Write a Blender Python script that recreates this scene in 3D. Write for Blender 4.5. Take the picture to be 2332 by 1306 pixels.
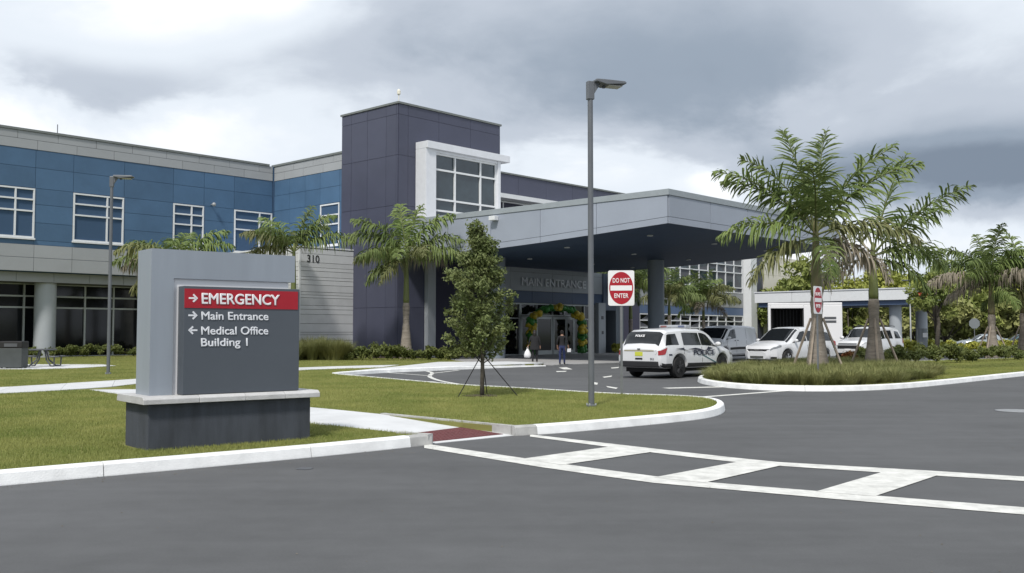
import bpy, math, random
import numpy as np
from mathutils import Matrix, Vector

random.seed(7)
rng = np.random.default_rng(7)
scene = bpy.context.scene
for o in list(bpy.data.objects):
    bpy.data.objects.remove(o)

# ------------------------------------------------------------------ camera
F = 2207.0            # focal length in photo pixels (photo 2332 x 1306)
H = 1.6               # eye height
PITCH = math.atan(104 / F)
cam_data = bpy.data.cameras.new('camera')
cam = bpy.data.objects.new('camera', cam_data)
scene.collection.objects.link(cam)
scene.camera = cam
cam.location = (0, 0, H)
cam.rotation_euler = (math.pi / 2 + PITCH, 0, 0)
cam_data.sensor_width = 36
cam_data.lens = 36 * F / 2332
cam_data.clip_start = 0.1
cam_data.clip_end = 6000
scene.render.resolution_x = 1024
scene.render.resolution_y = 573

# ------------------------------------------------------------------ sky + sun
SUN_AZ = (-0.30, -0.95)      # towards the sun, behind the camera and a little left
SUN_EL = math.radians(52)
world = bpy.data.worlds.new('World')
scene.world = world
world.use_nodes = True
wn = world.node_tree.nodes
wl = world.node_tree.links
wn.clear()


def N(tree, typ, **kw):
    n = tree.nodes.new(typ)
    for k, v in kw.items():
        if k.startswith('i_'):
            n.inputs[k[2:].replace('_', ' ')].default_value = v
        else:
            setattr(n, k, v)
    return n


def math_node(tree, op, a, b=None, c=None, clamp=False):
    n = tree.nodes.new('ShaderNodeMath')
    n.operation = op
    n.use_clamp = clamp
    for i, v in enumerate((a, b, c)):
        if v is None:
            continue
        if isinstance(v, (int, float)):
            n.inputs[i].default_value = v
        else:
            tree.links.new(v, n.inputs[i])
    return n.outputs[0]


def ramp_node(tree, fac, stops, interp='EASE'):
    n = tree.nodes.new('ShaderNodeValToRGB')
    n.color_ramp.interpolation = interp
    el = n.color_ramp.elements
    while len(el) < len(stops):
        el.new(0.5)
    for e, (p, c) in zip(el, stops):
        e.position = p
        e.color = (*c, 1) if len(c) == 3 else c
    tree.links.new(fac, n.inputs[0])
    return n.outputs[0]


def mix_rgb(tree, fac, a, b, blend='MIX'):
    n = tree.nodes.new('ShaderNodeMix')
    n.data_type = 'RGBA'
    n.blend_type = blend
    for i, v in ((0, fac), (6, a), (7, b)):
        if isinstance(v, (int, float)):
            n.inputs[i].default_value = v
        elif isinstance(v, (tuple, list)):
            n.inputs[i].default_value = (*v[:3], 1)
        else:
            tree.links.new(v, n.inputs[i])
    return n.outputs[2]


def build_sky():
    t = world.node_tree
    out = N(t, 'ShaderNodeOutputWorld')
    bg = N(t, 'ShaderNodeBackground')
    bg.inputs['Strength'].default_value = 0.1
    t.links.new(bg.outputs[0], out.inputs[0])
    sky = N(t, 'ShaderNodeTexSky', sky_type='NISHITA', sun_disc=False)
    sky.sun_elevation = SUN_EL
    sky.sun_rotation = math.atan2(SUN_AZ[0], SUN_AZ[1])
    sky.air_density = 1.0
    sky.dust_density = 1.5
    tc = N(t, 'ShaderNodeTexCoord')
    sep = N(t, 'ShaderNodeSeparateXYZ')
    t.links.new(tc.outputs['Generated'], sep.inputs[0])
    X, Y, Z = sep.outputs
    zc = math_node(t, 'MAXIMUM', Z, 0.0)
    den = math_node(t, 'ADD', zc, 0.42)
    px = math_node(t, 'DIVIDE', X, den)
    py = math_node(t, 'DIVIDE', Y, den)
    comb = N(t, 'ShaderNodeCombineXYZ')
    t.links.new(px, comb.inputs[0])
    t.links.new(py, comb.inputs[1])

    def noise(scale, detail, rough, off, dist=0.0):
        mp = N(t, 'ShaderNodeMapping')
        mp.inputs['Location'].default_value = off
        t.links.new(comb.outputs[0], mp.inputs[0])
        n = N(t, 'ShaderNodeTexNoise')
        n.inputs['Scale'].default_value = scale
        n.inputs['Detail'].default_value = detail
        n.inputs['Roughness'].default_value = rough
        n.inputs['Distortion'].default_value = dist
        t.links.new(mp.outputs[0], n.inputs[0])
        return n.outputs[0]
    big = noise(0.55, 3, 0.5, (3.1, 1.7, 0), 0.3)
    med = noise(1.5, 6, 0.52, (0.4, 5.2, 2), 0.4)
    fine = noise(4.0, 6, 0.55, (7.3, 2.1, 4), 0.2)

    mpp = N(t, 'ShaderNodeMapping')
    mpp.inputs['Scale'].default_value = (1, 1, 1.9)
    mpp.inputs['Location'].default_value = (0.3, 0.9, 0.15)
    t.links.new(tc.outputs['Generated'], mpp.inputs[0])
    pf = N(t, 'ShaderNodeTexNoise')
    pf.inputs['Scale'].default_value = 4.2
    pf.inputs['Detail'].default_value = 8
    pf.inputs['Roughness'].default_value = 0.56
    pf.inputs['Distortion'].default_value = 0.25
    t.links.new(mpp.outputs[0], pf.inputs[0])
    puff = pf.outputs[0]

    # broad cloud masses that are in view: (direction px,py of photo, radius, weight)
    dens = math_node(t, 'MULTIPLY', big, 0.46)
    dens = math_node(t, 'MULTIPLY_ADD', med, 0.20, dens)
    dens = math_node(t, 'MULTIPLY_ADD', puff, 0.34, dens)
    az = math_node(t, 'ARCTAN2', X, Y)          # 0 = straight ahead, + right
    # warp a little so that the masses get cloud-like borders
    wz = math_node(t, 'MULTIPLY_ADD', math_node(t, 'SUBTRACT', puff, 0.5), 0.11, Z)
    wa = math_node(t, 'MULTIPLY_ADD', math_node(t, 'SUBTRACT', med, 0.5), 0.25, az)
    for (ca, cz, ra, rz, wgt) in CLOUDS:
        a = math_node(t, 'DIVIDE', math_node(t, 'SUBTRACT', wa, ca), ra)
        b = math_node(t, 'DIVIDE', math_node(t, 'SUBTRACT', wz, cz), rz)
        q = math_node(t, 'ADD', math_node(t, 'MULTIPLY', a, a), math_node(t, 'MULTIPLY', b, b))
        g = math_node(t, 'EXPONENT', math_node(t, 'MULTIPLY', q, -1.0))
        dens = math_node(t, 'MULTIPLY_ADD', g, wgt, dens)
    s = 10.0
    cl = ramp_node(t, dens, [(0.30, (0.95 * s, 0.96 * s, 0.98 * s)), (0.42, (0.70 * s, 0.755 * s, 0.82 * s)),
                             (0.53, (0.47 * s, 0.52 * s, 0.595 * s)), (0.66, (0.28 * s, 0.335 * s, 0.41 * s)),
                             (0.80, (0.19 * s, 0.235 * s, 0.30 * s))])
    hole = ramp_node(t, dens, [(0.24, (0.45, 0.45, 0.45)), (0.36, (0, 0, 0))])
    col = mix_rgb(t, hole, cl, sky.outputs[0])
    t.links.new(col, bg.inputs['Color'])


# azimuth (rad, + right), height (sin of elevation), radii, weight (+ darker, - brighter)
CLOUDS = [(0.46, 0.150, 0.20, 0.028, 0.29), (0.20, 0.245, 0.20, 0.06, 0.13), (0.0, 0.29, 0.18, 0.06, 0.06), (0.48, 0.30, 0.10, 0.06, -0.10),
          (0.42, 0.080, 0.30, 0.030, -0.20), (0.22, 0.145, 0.06, 0.02, -0.22), (0.06, 0.165, 0.12, 0.035, -0.14), (-0.40, 0.19, 0.25, 0.05, -0.15),
          (-0.42, 0.30, 0.22, 0.05, -0.10), (-0.24, 0.33, 0.08, 0.03, -0.12), (-0.40, 0.245, 0.10, 0.02, 0.08), (0.33, 0.20, 0.05, 0.02, -0.08)]
build_sky()

sun_data = bpy.data.lights.new('sun', 'SUN')
sun_data.energy = 2.9
sun_data.angle = math.radians(7)
sun_data.color = (1.0, 0.95, 0.88)
sun = bpy.data.objects.new('sun', sun_data)
scene.collection.objects.link(sun)
sd = Vector((SUN_AZ[0], SUN_AZ[1], 0)).normalized() * math.cos(SUN_EL) + Vector((0, 0, math.sin(SUN_EL)))
sun.rotation_euler = sd.to_track_quat('Z', 'Y').to_euler()
sun.location = sd * 60

scene.view_settings.view_transform = 'Standard'
scene.view_settings.look = 'None'
scene.view_settings.exposure = 0.25
scene.view_settings.gamma = 1.0
scene.view_settings.use_curve_mapping = False
scene.render.engine = 'CYCLES'

# ------------------------------------------------------------------ measuring helpers
def ray(px, py):
    dx = (px - 1166) / F
    dz = (653 - py) / F
    return np.array([dx, math.cos(PITCH) - dz * math.sin(PITCH), math.sin(PITCH) + dz * math.cos(PITCH)])


def G(px, py, z=0.0):
    """ground point seen at a photo pixel"""
    r = ray(px, py)
    t = (z - H) / r[2]
    return (float(r[0] * t), float(r[1] * t))


def D(px, Y):
    """plan position at depth Y on a photo column"""
    return ((px - 1166) / F * Y, Y)


TH = math.atan2(2207, 2034)
U2 = (math.cos(TH), math.sin(TH))
V2 = (-math.sin(TH), math.cos(TH))
T0 = (-6.86, 58.0)


def uv(u, v):
    return (T0[0] + u * U2[0] + v * V2[0], T0[1] + u * U2[1] + v * V2[1])


# ------------------------------------------------------------------ materials
MATS = {}


def mat(name, color, rough=0.6, var=0.0, scale=3.0, metallic=0.0, bump=0.0, bscale=40.0, color2=None, rnd=0.0,
        spec=0.5, coat=0.0, detail=6.0, stretch=None, emit=None, trans=0.0):
    if name in MATS:
        return MATS[name]
    m = bpy.data.materials.new(name)
    m.use_nodes = True
    t = m.node_tree
    b = t.nodes['Principled BSDF']
    b.inputs['Base Color'].default_value = (*color, 1)
    b.inputs['Roughness'].default_value = rough
    b.inputs['Metallic'].default_value = metallic
    b.inputs['Specular IOR Level'].default_value = spec
    b.inputs['Coat Weight'].default_value = coat
    b.inputs['Coat Roughness'].default_value = 0.06
    tc = N(t, 'ShaderNodeTexCoord')
    co = tc.outputs['Object']
    if stretch:
        mp = N(t, 'ShaderNodeMapping')
        mp.inputs['Scale'].default_value = stretch
        t.links.new(co, mp.inputs[0])
        co = mp.outputs[0]
    col = None
    if var > 0 or color2:
        n = N(t, 'ShaderNodeTexNoise')
        n.inputs['Scale'].default_value = scale
        n.inputs['Detail'].default_value = detail
        n.inputs['Roughness'].default_value = 0.62
        t.links.new(co, n.inputs[0])
        c2 = color2 if color2 else tuple(c * (1 - var) for c in color)
        c1 = color if color2 else tuple(min(1, c * (1 + var)) for c in color)
        col = ramp_node(t, n.outputs[0], [(0.33, c1), (0.68, c2)], 'LINEAR')
    if rnd > 0:
        oi = N(t, 'ShaderNodeObjectInfo')
        v = math_node(t, 'MULTIPLY_ADD', oi.outputs['Random'], 2 * rnd, 1 - rnd)
        cc = N(t, 'ShaderNodeCombineColor')
        for i in range(3):
            t.links.new(v, cc.inputs[i])
        col = mix_rgb(t, 1.0, col if col is not None else color, cc.outputs[0], 'MULTIPLY')
    if col is not None:
        t.links.new(col, b.inputs['Base Color'])
    if bump > 0:
        n2 = N(t, 'ShaderNodeTexNoise')
        n2.inputs['Scale'].default_value = bscale
        n2.inputs['Detail'].default_value = 5
        t.links.new(co, n2.inputs[0])
        bp = N(t, 'ShaderNodeBump')
        bp.inputs['Strength'].default_value = bump
        bp.inputs['Distance'].default_value = 0.02
        t.links.new(n2.outputs[0], bp.inputs['Height'])
        t.links.new(bp.outputs[0], b.inputs['Normal'])
    if trans > 0:
        b.inputs['Transmission Weight'].default_value = trans
    if emit:
        b.inputs['Emission Color'].default_value = (*emit[:3], 1)
        b.inputs['Emission Strength'].default_value = emit[3]
    MATS[name] = m
    return m


def foliage_mat(name, c_dark, c_light, scale=1.5, trans=0.25, rough=0.6, rnd=0.0):
    m = mat(name, c_dark, rough, color2=c_light, scale=scale, rnd=rnd, spec=0.3, detail=4)
    t = m.node_tree
    b = t.nodes['Principled BSDF']
    out = t.nodes['Material Output']
    tr = N(t, 'ShaderNodeBsdfTranslucent')
    src = b.inputs['Base Color'].links[0].from_socket
    t.links.new(src, tr.inputs[0])
    ms = N(t, 'ShaderNodeMixShader')
    ms.inputs[0].default_value = trans
    t.links.new(b.outputs[0], ms.inputs[1])
    t.links.new(tr.outputs[0], ms.inputs[2])
    t.links.new(ms.outputs[0], out.inputs[0])
    return m


def asphalt_mat():
    m = mat('asphalt', (0.085, 0.086, 0.089), 0.88, spec=0.25)
    t = m.node_tree
    b = t.nodes['Principled BSDF']
    tc = N(t, 'ShaderNodeTexCoord')

    def nz(scale, detail, rough, st=(1, 1, 1), rot=0.0):
        mp = N(t, 'ShaderNodeMapping')
        mp.inputs['Scale'].default_value = st
        mp.inputs['Rotation'].default_value = (0, 0, rot)
        t.links.new(tc.outputs['Object'], mp.inputs[0])
        n = N(t, 'ShaderNodeTexNoise')
        n.inputs['Scale'].default_value = scale
        n.inputs['Detail'].default_value = detail
        n.inputs['Roughness'].default_value = rough
        t.links.new(mp.outputs[0], n.inputs[0])
        return n.outputs[0]
    patch = nz(0.25, 5, 0.6)
    streak = nz(0.9, 4, 0.6, (0.18, 1.6, 1), math.radians(-40))
    grit = nz(55, 3, 0.7)
    blot = nz(2.6, 4, 0.65)
    v = math_node(t, 'MULTIPLY_ADD', patch, 0.62, 0.33)
    v = math_node(t, 'MULTIPLY_ADD', streak, 0.42, v)
    v = math_node(t, 'MULTIPLY_ADD', grit, 0.34, v)
    v = math_node(t, 'MULTIPLY_ADD', math_node(t, 'SUBTRACT', blot, 0.5), 0.30, v)
    cc = N(t, 'ShaderNodeCombineColor')
    for i, k in enumerate((0.096, 0.0985, 0.102)):
        t.links.new(math_node(t, 'MULTIPLY', v, k), cc.inputs[i])
    t.links.new(cc.outputs[0], b.inputs['Base Color'])
    bp = N(t, 'ShaderNodeBump')
    bp.inputs['Strength'].default_value = 0.5
    bp.inputs['Distance'].default_value = 0.006
    t.links.new(grit, bp.inputs['Height'])
    t.links.new(bp.outputs[0], b.inputs['Normal'])
    return m


ASPHALT = asphalt_mat()
WHITE_PAINT = mat('road_paint', (0.62, 0.62, 0.59), 0.75, var=0.2, scale=5, bump=0.3, bscale=120)
KERB = mat('kerb_white', (0.80, 0.81, 0.81), 0.7, var=0.12, scale=2.2, bump=0.25, bscale=60)
KERB_GREY = mat('kerb_concrete', (0.40, 0.40, 0.39), 0.85, var=0.22, scale=3, bump=0.3, bscale=60)
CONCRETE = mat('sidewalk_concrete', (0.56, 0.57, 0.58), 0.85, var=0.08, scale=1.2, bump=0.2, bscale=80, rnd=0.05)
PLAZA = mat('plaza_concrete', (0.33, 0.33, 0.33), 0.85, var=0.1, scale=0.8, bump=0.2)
BRICK_RED = mat('ramp_red', (0.12, 0.032, 0.034), 0.8, var=0.2, scale=14, bump=0.5, bscale=90)
LAWN = mat('lawn_soil', (0.22, 0.215, 0.075), 0.95, color2=(0.15, 0.165, 0.05), scale=0.55, bump=0.6, bscale=70, spec=0.1)
BLADE = foliage_mat('grass_blade', (0.35, 0.355, 0.12), (0.20, 0.245, 0.065), scale=0.6, trans=0.3)
BLUE = mat('panel_blue', (0.066, 0.132, 0.228), 0.5, var=0.08, scale=0.7, rnd=0.07, spec=0.4)
GREYP = mat('panel_grey', (0.33, 0.345, 0.36), 0.5, var=0.04, scale=0.6, rnd=0.035, spec=0.4)
CANOPYP = mat('panel_silver', (0.315, 0.35, 0.415), 0.42, var=0.04, scale=0.6, rnd=0.03, spec=0.5)
PURPLE = mat('panel_purple', (0.064, 0.069, 0.106), 0.45, var=0.06, scale=0.5, rnd=0.05, spec=0.45)
SIDING = mat('siding_board', (0.58, 0.595, 0.605), 0.6, var=0.05, scale=1.2, rnd=0.05)
JOINT = mat('joint_dark', (0.10, 0.105, 0.12), 0.8)
JOINTB = mat('joint_blue', (0.038, 0.082, 0.155), 0.8)
COPING = mat('coping_metal', (0.16, 0.175, 0.17), 0.5, var=0.1)
WHITEF = mat('white_frame', (0.70, 0.72, 0.74), 0.45, var=0.03)
SURROUND = mat('white_surround', (0.66, 0.68, 0.72), 0.45, var=0.04, rnd=0.03)
ALU = mat('aluminium_frame', (0.42, 0.45, 0.45), 0.4, var=0.05, metallic=0.2)
GLASS = mat('window_glass', (0.032, 0.048, 0.060), 0.07, spec=0.8, var=0.3, scale=0.6)
GLASSD = mat('window_glass_dark', (0.006, 0.007, 0.009), 0.08, spec=0.45, var=0.3, scale=0.6)
SOFFIT = mat('soffit_navy', (0.034, 0.062, 0.115), 0.6, var=0.06, scale=0.4, rnd=0.04)
COLUMN = mat('column_grey', (0.37, 0.40, 0.43), 0.5, var=0.05, scale=0.8)
COLD = mat('column_bluegrey', (0.20, 0.235, 0.275), 0.5, var=0.05, scale=0.8)
ROOFM = mat('roof_membrane', (0.5, 0.5, 0.5), 0.9)
CREAM = mat('cream_stucco', (0.72, 0.69, 0.62), 0.85, var=0.03, scale=0.6, rnd=0.02)
DKGREY = mat('dark_grey_metal', (0.085, 0.09, 0.10), 0.5, var=0.1)
POLE = mat('pole_grey', (0.13, 0.14, 0.155), 0.45, var=0.1, scale=2, metallic=0.2)
BLACK = mat('black_rubber', (0.012, 0.012, 0.013), 0.7)
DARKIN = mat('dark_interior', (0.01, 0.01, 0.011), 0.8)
RED = mat('sign_red', (0.36, 0.006, 0.018), 0.45, var=0.05)
SIGNW = mat('sign_white', (0.78, 0.78, 0.80), 0.4)
LETTER = mat('letter_white', (0.72, 0.74, 0.78), 0.45)

# ------------------------------------------------------------------ mesh helpers
COL = scene.collection


class MB:
    def __init__(s):
        s.v = []
        s.f = []
        s.m = []
        s.cur = 0

    def add(s, verts, faces):
        o = len(s.v)
        s.v.extend(verts)
        for f in faces:
            s.f.append([i + o for i in f])
            s.m.append(s.cur)
        return s

    def box(s, x0, x1, y0, y1, z0, z1):
        return s.hexa([(x0, y0, z0), (x1, y0, z0), (x1, y1, z0), (x0, y1, z0),
                       (x0, y0, z1), (x1, y0, z1), (x1, y1, z1), (x0, y1, z1)])

    def hexa(s, p):
        return s.add(p, [(3, 2, 1, 0), (4, 5, 6, 7), (0, 1, 5, 4), (1, 2, 6, 5), (2, 3, 7, 6), (3, 0, 4, 7)])

    def prism(s, poly, z0, z1, axis='z'):
        n = len(poly)
        if axis == 'z':
            lo = [(x, y, z0) for x, y in poly]
            hi = [(x, y, z1) for x, y in poly]
        elif axis == 'y':
            lo = [(x, z0, y) for x, y in poly]
            hi = [(x, z1, y) for x, y in poly]
        else:
            lo = [(z0, x, y) for x, y in poly]
            hi = [(z1, x, y) for x, y in poly]
        fs = [list(range(n))[::-1], list(range(n, 2 * n))]
        fs += [(i, (i + 1) % n, n + (i + 1) % n, n + i) for i in range(n)]
        return s.add(lo + hi, fs)

    def tube(s, pts, radii, n=8, cap=True):
        pts = [Vector(p) for p in pts]
        if isinstance(radii, (int, float)):
            radii = [radii] * len(pts)
        vs = []
        up = Vector((0, 0, 1))
        prev = None
        for i, p in enumerate(pts):
            d = (pts[min(i + 1, len(pts) - 1)] - pts[max(i - 1, 0)]).normalized()
            if prev is None:
                a = d.cross(up if abs(d.z) < 0.95 else Vector((1, 0, 0))).normalized()
            else:
                a = (prev - d * prev.dot(d)).normalized()
            prev = a
            b = d.cross(a)
            for k in range(n):
                th = 2 * math.pi * k / n
                vs.append(tuple(p + (a * math.cos(th) + b * math.sin(th)) * radii[i]))
        fs = []
        for i in range(len(pts) - 1):
            for k in range(n):
                k2 = (k + 1) % n
                fs.append((i * n + k, i * n + k2, (i + 1) * n + k2, (i + 1) * n + k))
        if cap:
            fs.append(list(range(n))[::-1])
            fs.append([(len(pts) - 1) * n + k for k in range(n)])
        return s.add(vs, fs)

    def lathe(s, prof, n=16, c=(0, 0, 0), axis='z'):
        vs = []
        for r, z in prof:
            for k in range(n):
                th = 2 * math.pi * k / n
                x, y = r * math.cos(th), r * math.sin(th)
                p = (x, y, z) if axis == 'z' else ((x, z, y) if axis == 'y' else (z, x, y))
                vs.append((p[0] + c[0], p[1] + c[1], p[2] + c[2]))
        fs = []
        for i in range(len(prof) - 1):
            for k in range(n):
                k2 = (k + 1) % n
                fs.append((i * n + k, i * n + k2, (i + 1) * n + k2, (i + 1) * n + k))
        fs.append(list(range(n))[::-1])
        fs.append([(len(prof) - 1) * n + k for k in range(n)])
        return s.add(vs, fs)

    def ell(s, c, r, nu=12, nv=8):
        prof = []
        vs = [(c[0], c[1], c[2] - r[2])]
        for i in range(1, nv):
            ph = -math.pi / 2 + math.pi * i / nv
            for k in range(nu):
                th = 2 * math.pi * k / nu
                vs.append((c[0] + r[0] * math.cos(ph) * math.cos(th), c[1] + r[1] * math.cos(ph) * math.sin(th),
                           c[2] + r[2] * math.sin(ph)))
        vs.append((c[0], c[1], c[2] + r[2]))
        fs = []
        for k in range(nu):
            fs.append((0, 1 + (k + 1) % nu, 1 + k))
            fs.append((len(vs) - 1, 1 + (nv - 2) * nu + k, 1 + (nv - 2) * nu + (k + 1) % nu))
        for i in range(nv - 2):
            for k in range(nu):
                k2 = (k + 1) % nu
                fs.append((1 + i * nu + k, 1 + i * nu + k2, 1 + (i + 1) * nu + k2, 1 + (i + 1) * nu + k))
        return s.add(vs, fs)

    def mesh(s, name, smooth=False):
        me = bpy.data.meshes.new(name)
        me.from_pydata(s.v, [], s.f)
        if any(s.m):
            me.polygons.foreach_set('material_index', s.m)
        if smooth:
            me.polygons.foreach_set('use_smooth', [True] * len(me.polygons))
        me.update()
        return me

    def build(s, name, mats, parent=None, smooth=False, bevel=0.0, loc=None, rz=0.0, autos=None):
        me = s.mesh(name, smooth)
        return link(name, me, mats, parent, bevel, loc, rz, autos)


def link(name, me, mats, parent=None, bevel=0.0, loc=None, rz=0.0, autos=None):
    if not isinstance(mats, (list, tuple)):
        mats = [mats]
    if not me.materials:
        for m in mats:
            me.materials.append(m)
    o = bpy.data.objects.new(name, me)
    COL.objects.link(o)
    if parent is not None:
        o.parent = parent
    if loc is not None:
        o.location = loc
    o.rotation_euler = (0, 0, rz)
    if bevel > 0:
        b = o.modifiers.new('bevel', 'BEVEL')
        b.width = bevel
        b.segments = 2
        b.limit_method = 'ANGLE'
    if autos:
        me.set_sharp_from_angle(angle=math.radians(autos))
    return o


def np_mesh(name, verts, faces, smooth=False):
    """verts (n,3); faces (m,k)"""
    me = bpy.data.meshes.new(name)
    k = faces.shape[1]
    me.vertices.add(len(verts))
    me.vertices.foreach_set('co', verts.astype(np.float32).ravel())
    me.loops.add(faces.size)
    me.loops.foreach_set('vertex_index', faces.astype(np.int32).ravel())
    me.polygons.add(len(faces))
    me.polygons.foreach_set('loop_start', (np.arange(len(faces)) * k).astype(np.int32))
    me.polygons.foreach_set('loop_total', np.full(len(faces), k, np.int32))
    if smooth:
        me.polygons.foreach_set('use_smooth', np.ones(len(faces), bool))
    me.update()
    me.validate()
    return me


def tag(o, label=None, cat=None, group=None, kind=None):
    if label:
        o['label'] = label
    if cat:
        o['category'] = cat
    if group:
        o['group'] = group
    if kind:
        o['kind'] = kind
    return o


def empty(name, loc=(0, 0, 0), rz=0.0, label=None, cat=None, group=None):
    o = bpy.data.objects.new(name, None)
    COL.objects.link(o)
    o.location = loc
    o.rotation_euler = (0, 0, rz)
    o.empty_display_size = 0.3
    return tag(o, label, cat, group)


def copy_tree(o, parent=None):
    c = o.copy()
    COL.objects.link(c)
    c.parent = parent
    for ch in list(o.children):
        copy_tree(ch, c)
    return c


def text_obj(name, s, size, m, parent, loc, rot=(math.pi / 2, 0, 0), bold=0.0, extrude=0.006, align='LEFT', sx=1.0, sp=1.0):
    cu = bpy.data.curves.new('text_tmp', 'FONT')
    cu.body = s
    cu.size = size
    cu.bevel_depth = bold
    cu.bevel_resolution = 0
    cu.extrude = extrude
    cu.align_x = align
    cu.space_character = sp
    cu.resolution_u = 4
    to = bpy.data.objects.new('text_tmp', cu)
    COL.objects.link(to)
    bpy.context.view_layer.update()
    dg = bpy.context.evaluated_depsgraph_get()
    me = bpy.data.meshes.new_from_object(to.evaluated_get(dg))
    bpy.data.objects.remove(to)
    bpy.data.curves.remove(cu)
    me.name = name
    me.materials.clear()
    o = link(name, me, m, parent)
    o.location = loc
    o.rotation_euler = rot
    o.scale = (sx, 1, 1)
    return o


def inside(poly, x, y):
    p = np.array(poly)
    r = np.zeros(len(x), bool)
    j = len(p) - 1
    for i in range(len(p)):
        c = ((p[i, 1] > y) != (p[j, 1] > y)) & (x < (p[j, 0] - p[i, 0]) * (y - p[i, 1]) / (p[j, 1] - p[i, 1] + 1e-12) + p[i, 0])
        r ^= c
        j = i
    return r


def offset_line(pts, d):
    """offset a polyline to its left by d"""
    P = [Vector((p[0], p[1])) for p in pts]
    out = []
    for i in range(len(P)):
        t = (P[min(i + 1, len(P) - 1)] - P[max(i - 1, 0)]).normalized()
        n = Vector((-t.y, t.x))
        out.append((P[i].x + n.x * d, P[i].y + n.y * d))
    return out


def resample(pts, step):
    P = [Vector((p[0], p[1])) for p in pts]
    L = [0]
    for i in range(1, len(P)):
        L.append(L[-1] + (P[i] - P[i - 1]).length)
    n = max(1, round(L[-1] / step))
    out = []
    for k in range(n + 1):
        d = L[-1] * k / n
        i = 1
        while i < len(P) - 1 and L[i] < d:
            i += 1
        f = (d - L[i - 1]) / max(1e-6, L[i] - L[i - 1])
        q = P[i - 1].lerp(P[i], min(1, f))
        out.append((q.x, q.y))
    return out


def smooth_line(pts, it=2):
    for _ in range(it):
        q = [pts[0]]
        for a, b in zip(pts[:-1], pts[1:]):
            q.append((a[0] * .75 + b[0] * .25, a[1] * .75 + b[1] * .25))
            q.append((a[0] * .25 + b[0] * .75, a[1] * .25 + b[1] * .75))
        q.append(pts[-1])
        pts = q
    return pts

# =================================================================== GROUND
ground = tag(MB().add([(-900, -300, -0.06), (900, -300, -0.06), (900, 2500, -0.06), (-900, 2500, -0.06)], [(0, 1, 2, 3)])
             .build('ground', mat('ground_grass', (0.10, 0.12, 0.03), 0.95, var=0.2, scale=0.05)), kind='structure')
road = tag(MB().add([(-70, -30, 0), (95, -30, 0), (95, 108, 0), (-70, 108, 0)], [(0, 1, 2, 3)]).build('road', ASPHALT), kind='structure')

LZ = 0.13      # lawn height
KH = 0.15      # kerb height
# --- front kerb (road side), from far left to the ramp
k1 = smooth_line([(-16.5, 1.2), (-9.3, 6.9), (-6.18, 9.39), (-5.35, 10.17), (-4.49, 10.88), (-3.49, 11.68), (-2.63, 12.42), (-1.87, 13.13), (-1.13, 13.88)], 1)
# --- kerb of the middle lawn: ramp -> tip -> back edge
k2 = smooth_line([(0.06, 15.03), (0.75, 15.45), (1.71, 16.24), (3.03, 17.42), (3.75, 18.25), (4.25, 19.4), (4.55, 20.8), (4.45, 22.0), (3.7, 22.75), (2.43, 23.25),
                  (0.39, 25.6), (-1.41, 27.2), (-3.16, 29.8), (-4.53, 31.9), (-5.67, 33.5), (-6.35, 34.6), (-6.2, 35.5)], 2)
k3 = smooth_line([(-6.2, 35.5), (-5.75, 36.6), (-4.91, 38.4), (-3.49, 39.9), (-2.45, 41.3), (0.69, 44.75), (1.6, 45.75)], 1)


def kerb(name, path, label, mat_main, height=KH, step=2.6, width=0.16, taper=None):
    root = tag(empty(name), kind='structure')
    pts = resample(path, 0.32)
    inn = offset_line(pts, width)
    mid1 = offset_line(pts, 0.022)
    mid2 = offset_line(pts, 0.05)
    per = max(1, int(step / 0.32))
    i = 0
    n = len(pts)
    while i < n - 1:
        j = min(n - 1, i + per)
        vs, fs = [], []
        for k in range(i, j + 1):
            h = height if taper is None else height * taper(k / (n - 1))
            e = 0.0
            if k == i and i > 0:
                e = 0.006
            if k == j and j < n - 1:
                e = -0.006
            d = Vector(pts[min(k + 1, n - 1)]) - Vector(pts[max(k - 1, 0)])
            d.normalize()
            jx = 0.004 * math.sin(k * 12.7)
            for (q, z) in ((pts[k], -0.03), (pts[k], 0.012), (mid1[k], h * 0.84), (mid2[k], h), (inn[k], h + jx * .5), (inn[k], -0.03)):
                vs.append((q[0] + d.x * e, q[1] + d.y * e, z))
        m = j - i + 1
        for a in range(m - 1):
            for c in range(5):
                fs.append((a * 6 + c, (a + 1) * 6 + c, (a + 1) * 6 + c + 1, a * 6 + c + 1))
        fs.append([0, 1, 2, 3, 4, 5])
        fs.append([(m - 1) * 6 + c for c in range(6)][::-1])
        MB().add(vs, fs).build('kerb_segment', mat_main, root)
        i = j
    return root


k1f = resample(k1, .2)
kerb('kerb', k1f[:-2], '', KERB)
kerb('kerb_end', k1f[-3:], '', KERB_GREY)
k2f = resample(k2, .2)
kerb('kerb_end', k2f[:3], '', KERB_GREY)
kerb('kerb', k2f[2:], '', KERB)
kerb('kerb', k3, '', KERB, taper=lambda t: 1 - 0.75 * max(0, t - 0.55) / 0.45)

# sidewalk from the ramp behind the monument sign (edge points: low side, high side)
SB_lo = [(-1.13, 14.02), (-1.75, 14.30), (-3.26, 15.75), (-5.6, 18.5), (-8.09, 21.5), (-10.75, 24.75), (-11.25, 24.55)]
SB_hi = [(0.02, 15.10), (-0.75, 15.80), (-3.35, 18.4), (-5.5, 20.45), (-7.9, 22.95), (-9.62, 24.91), (-10.65, 26.2)]
SA = [[(-22, 12.9), (-12.17, 23.14), (-11.25, 24.55), (-10.65, 26.2), (-10.55, 28.0), (-9.3, 32.8), (-8.1, 37.6), (-6.6, 39.4), (-5.4, 40.3)],
      [(-23, 15.3), (-13.53, 25.7), (-12.6, 28.0), (-11.69, 30.2), (-10.6, 34.2), (-9.2, 39.5), (-7.2, 42.0), (-5.0, 43.4)]]

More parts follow.
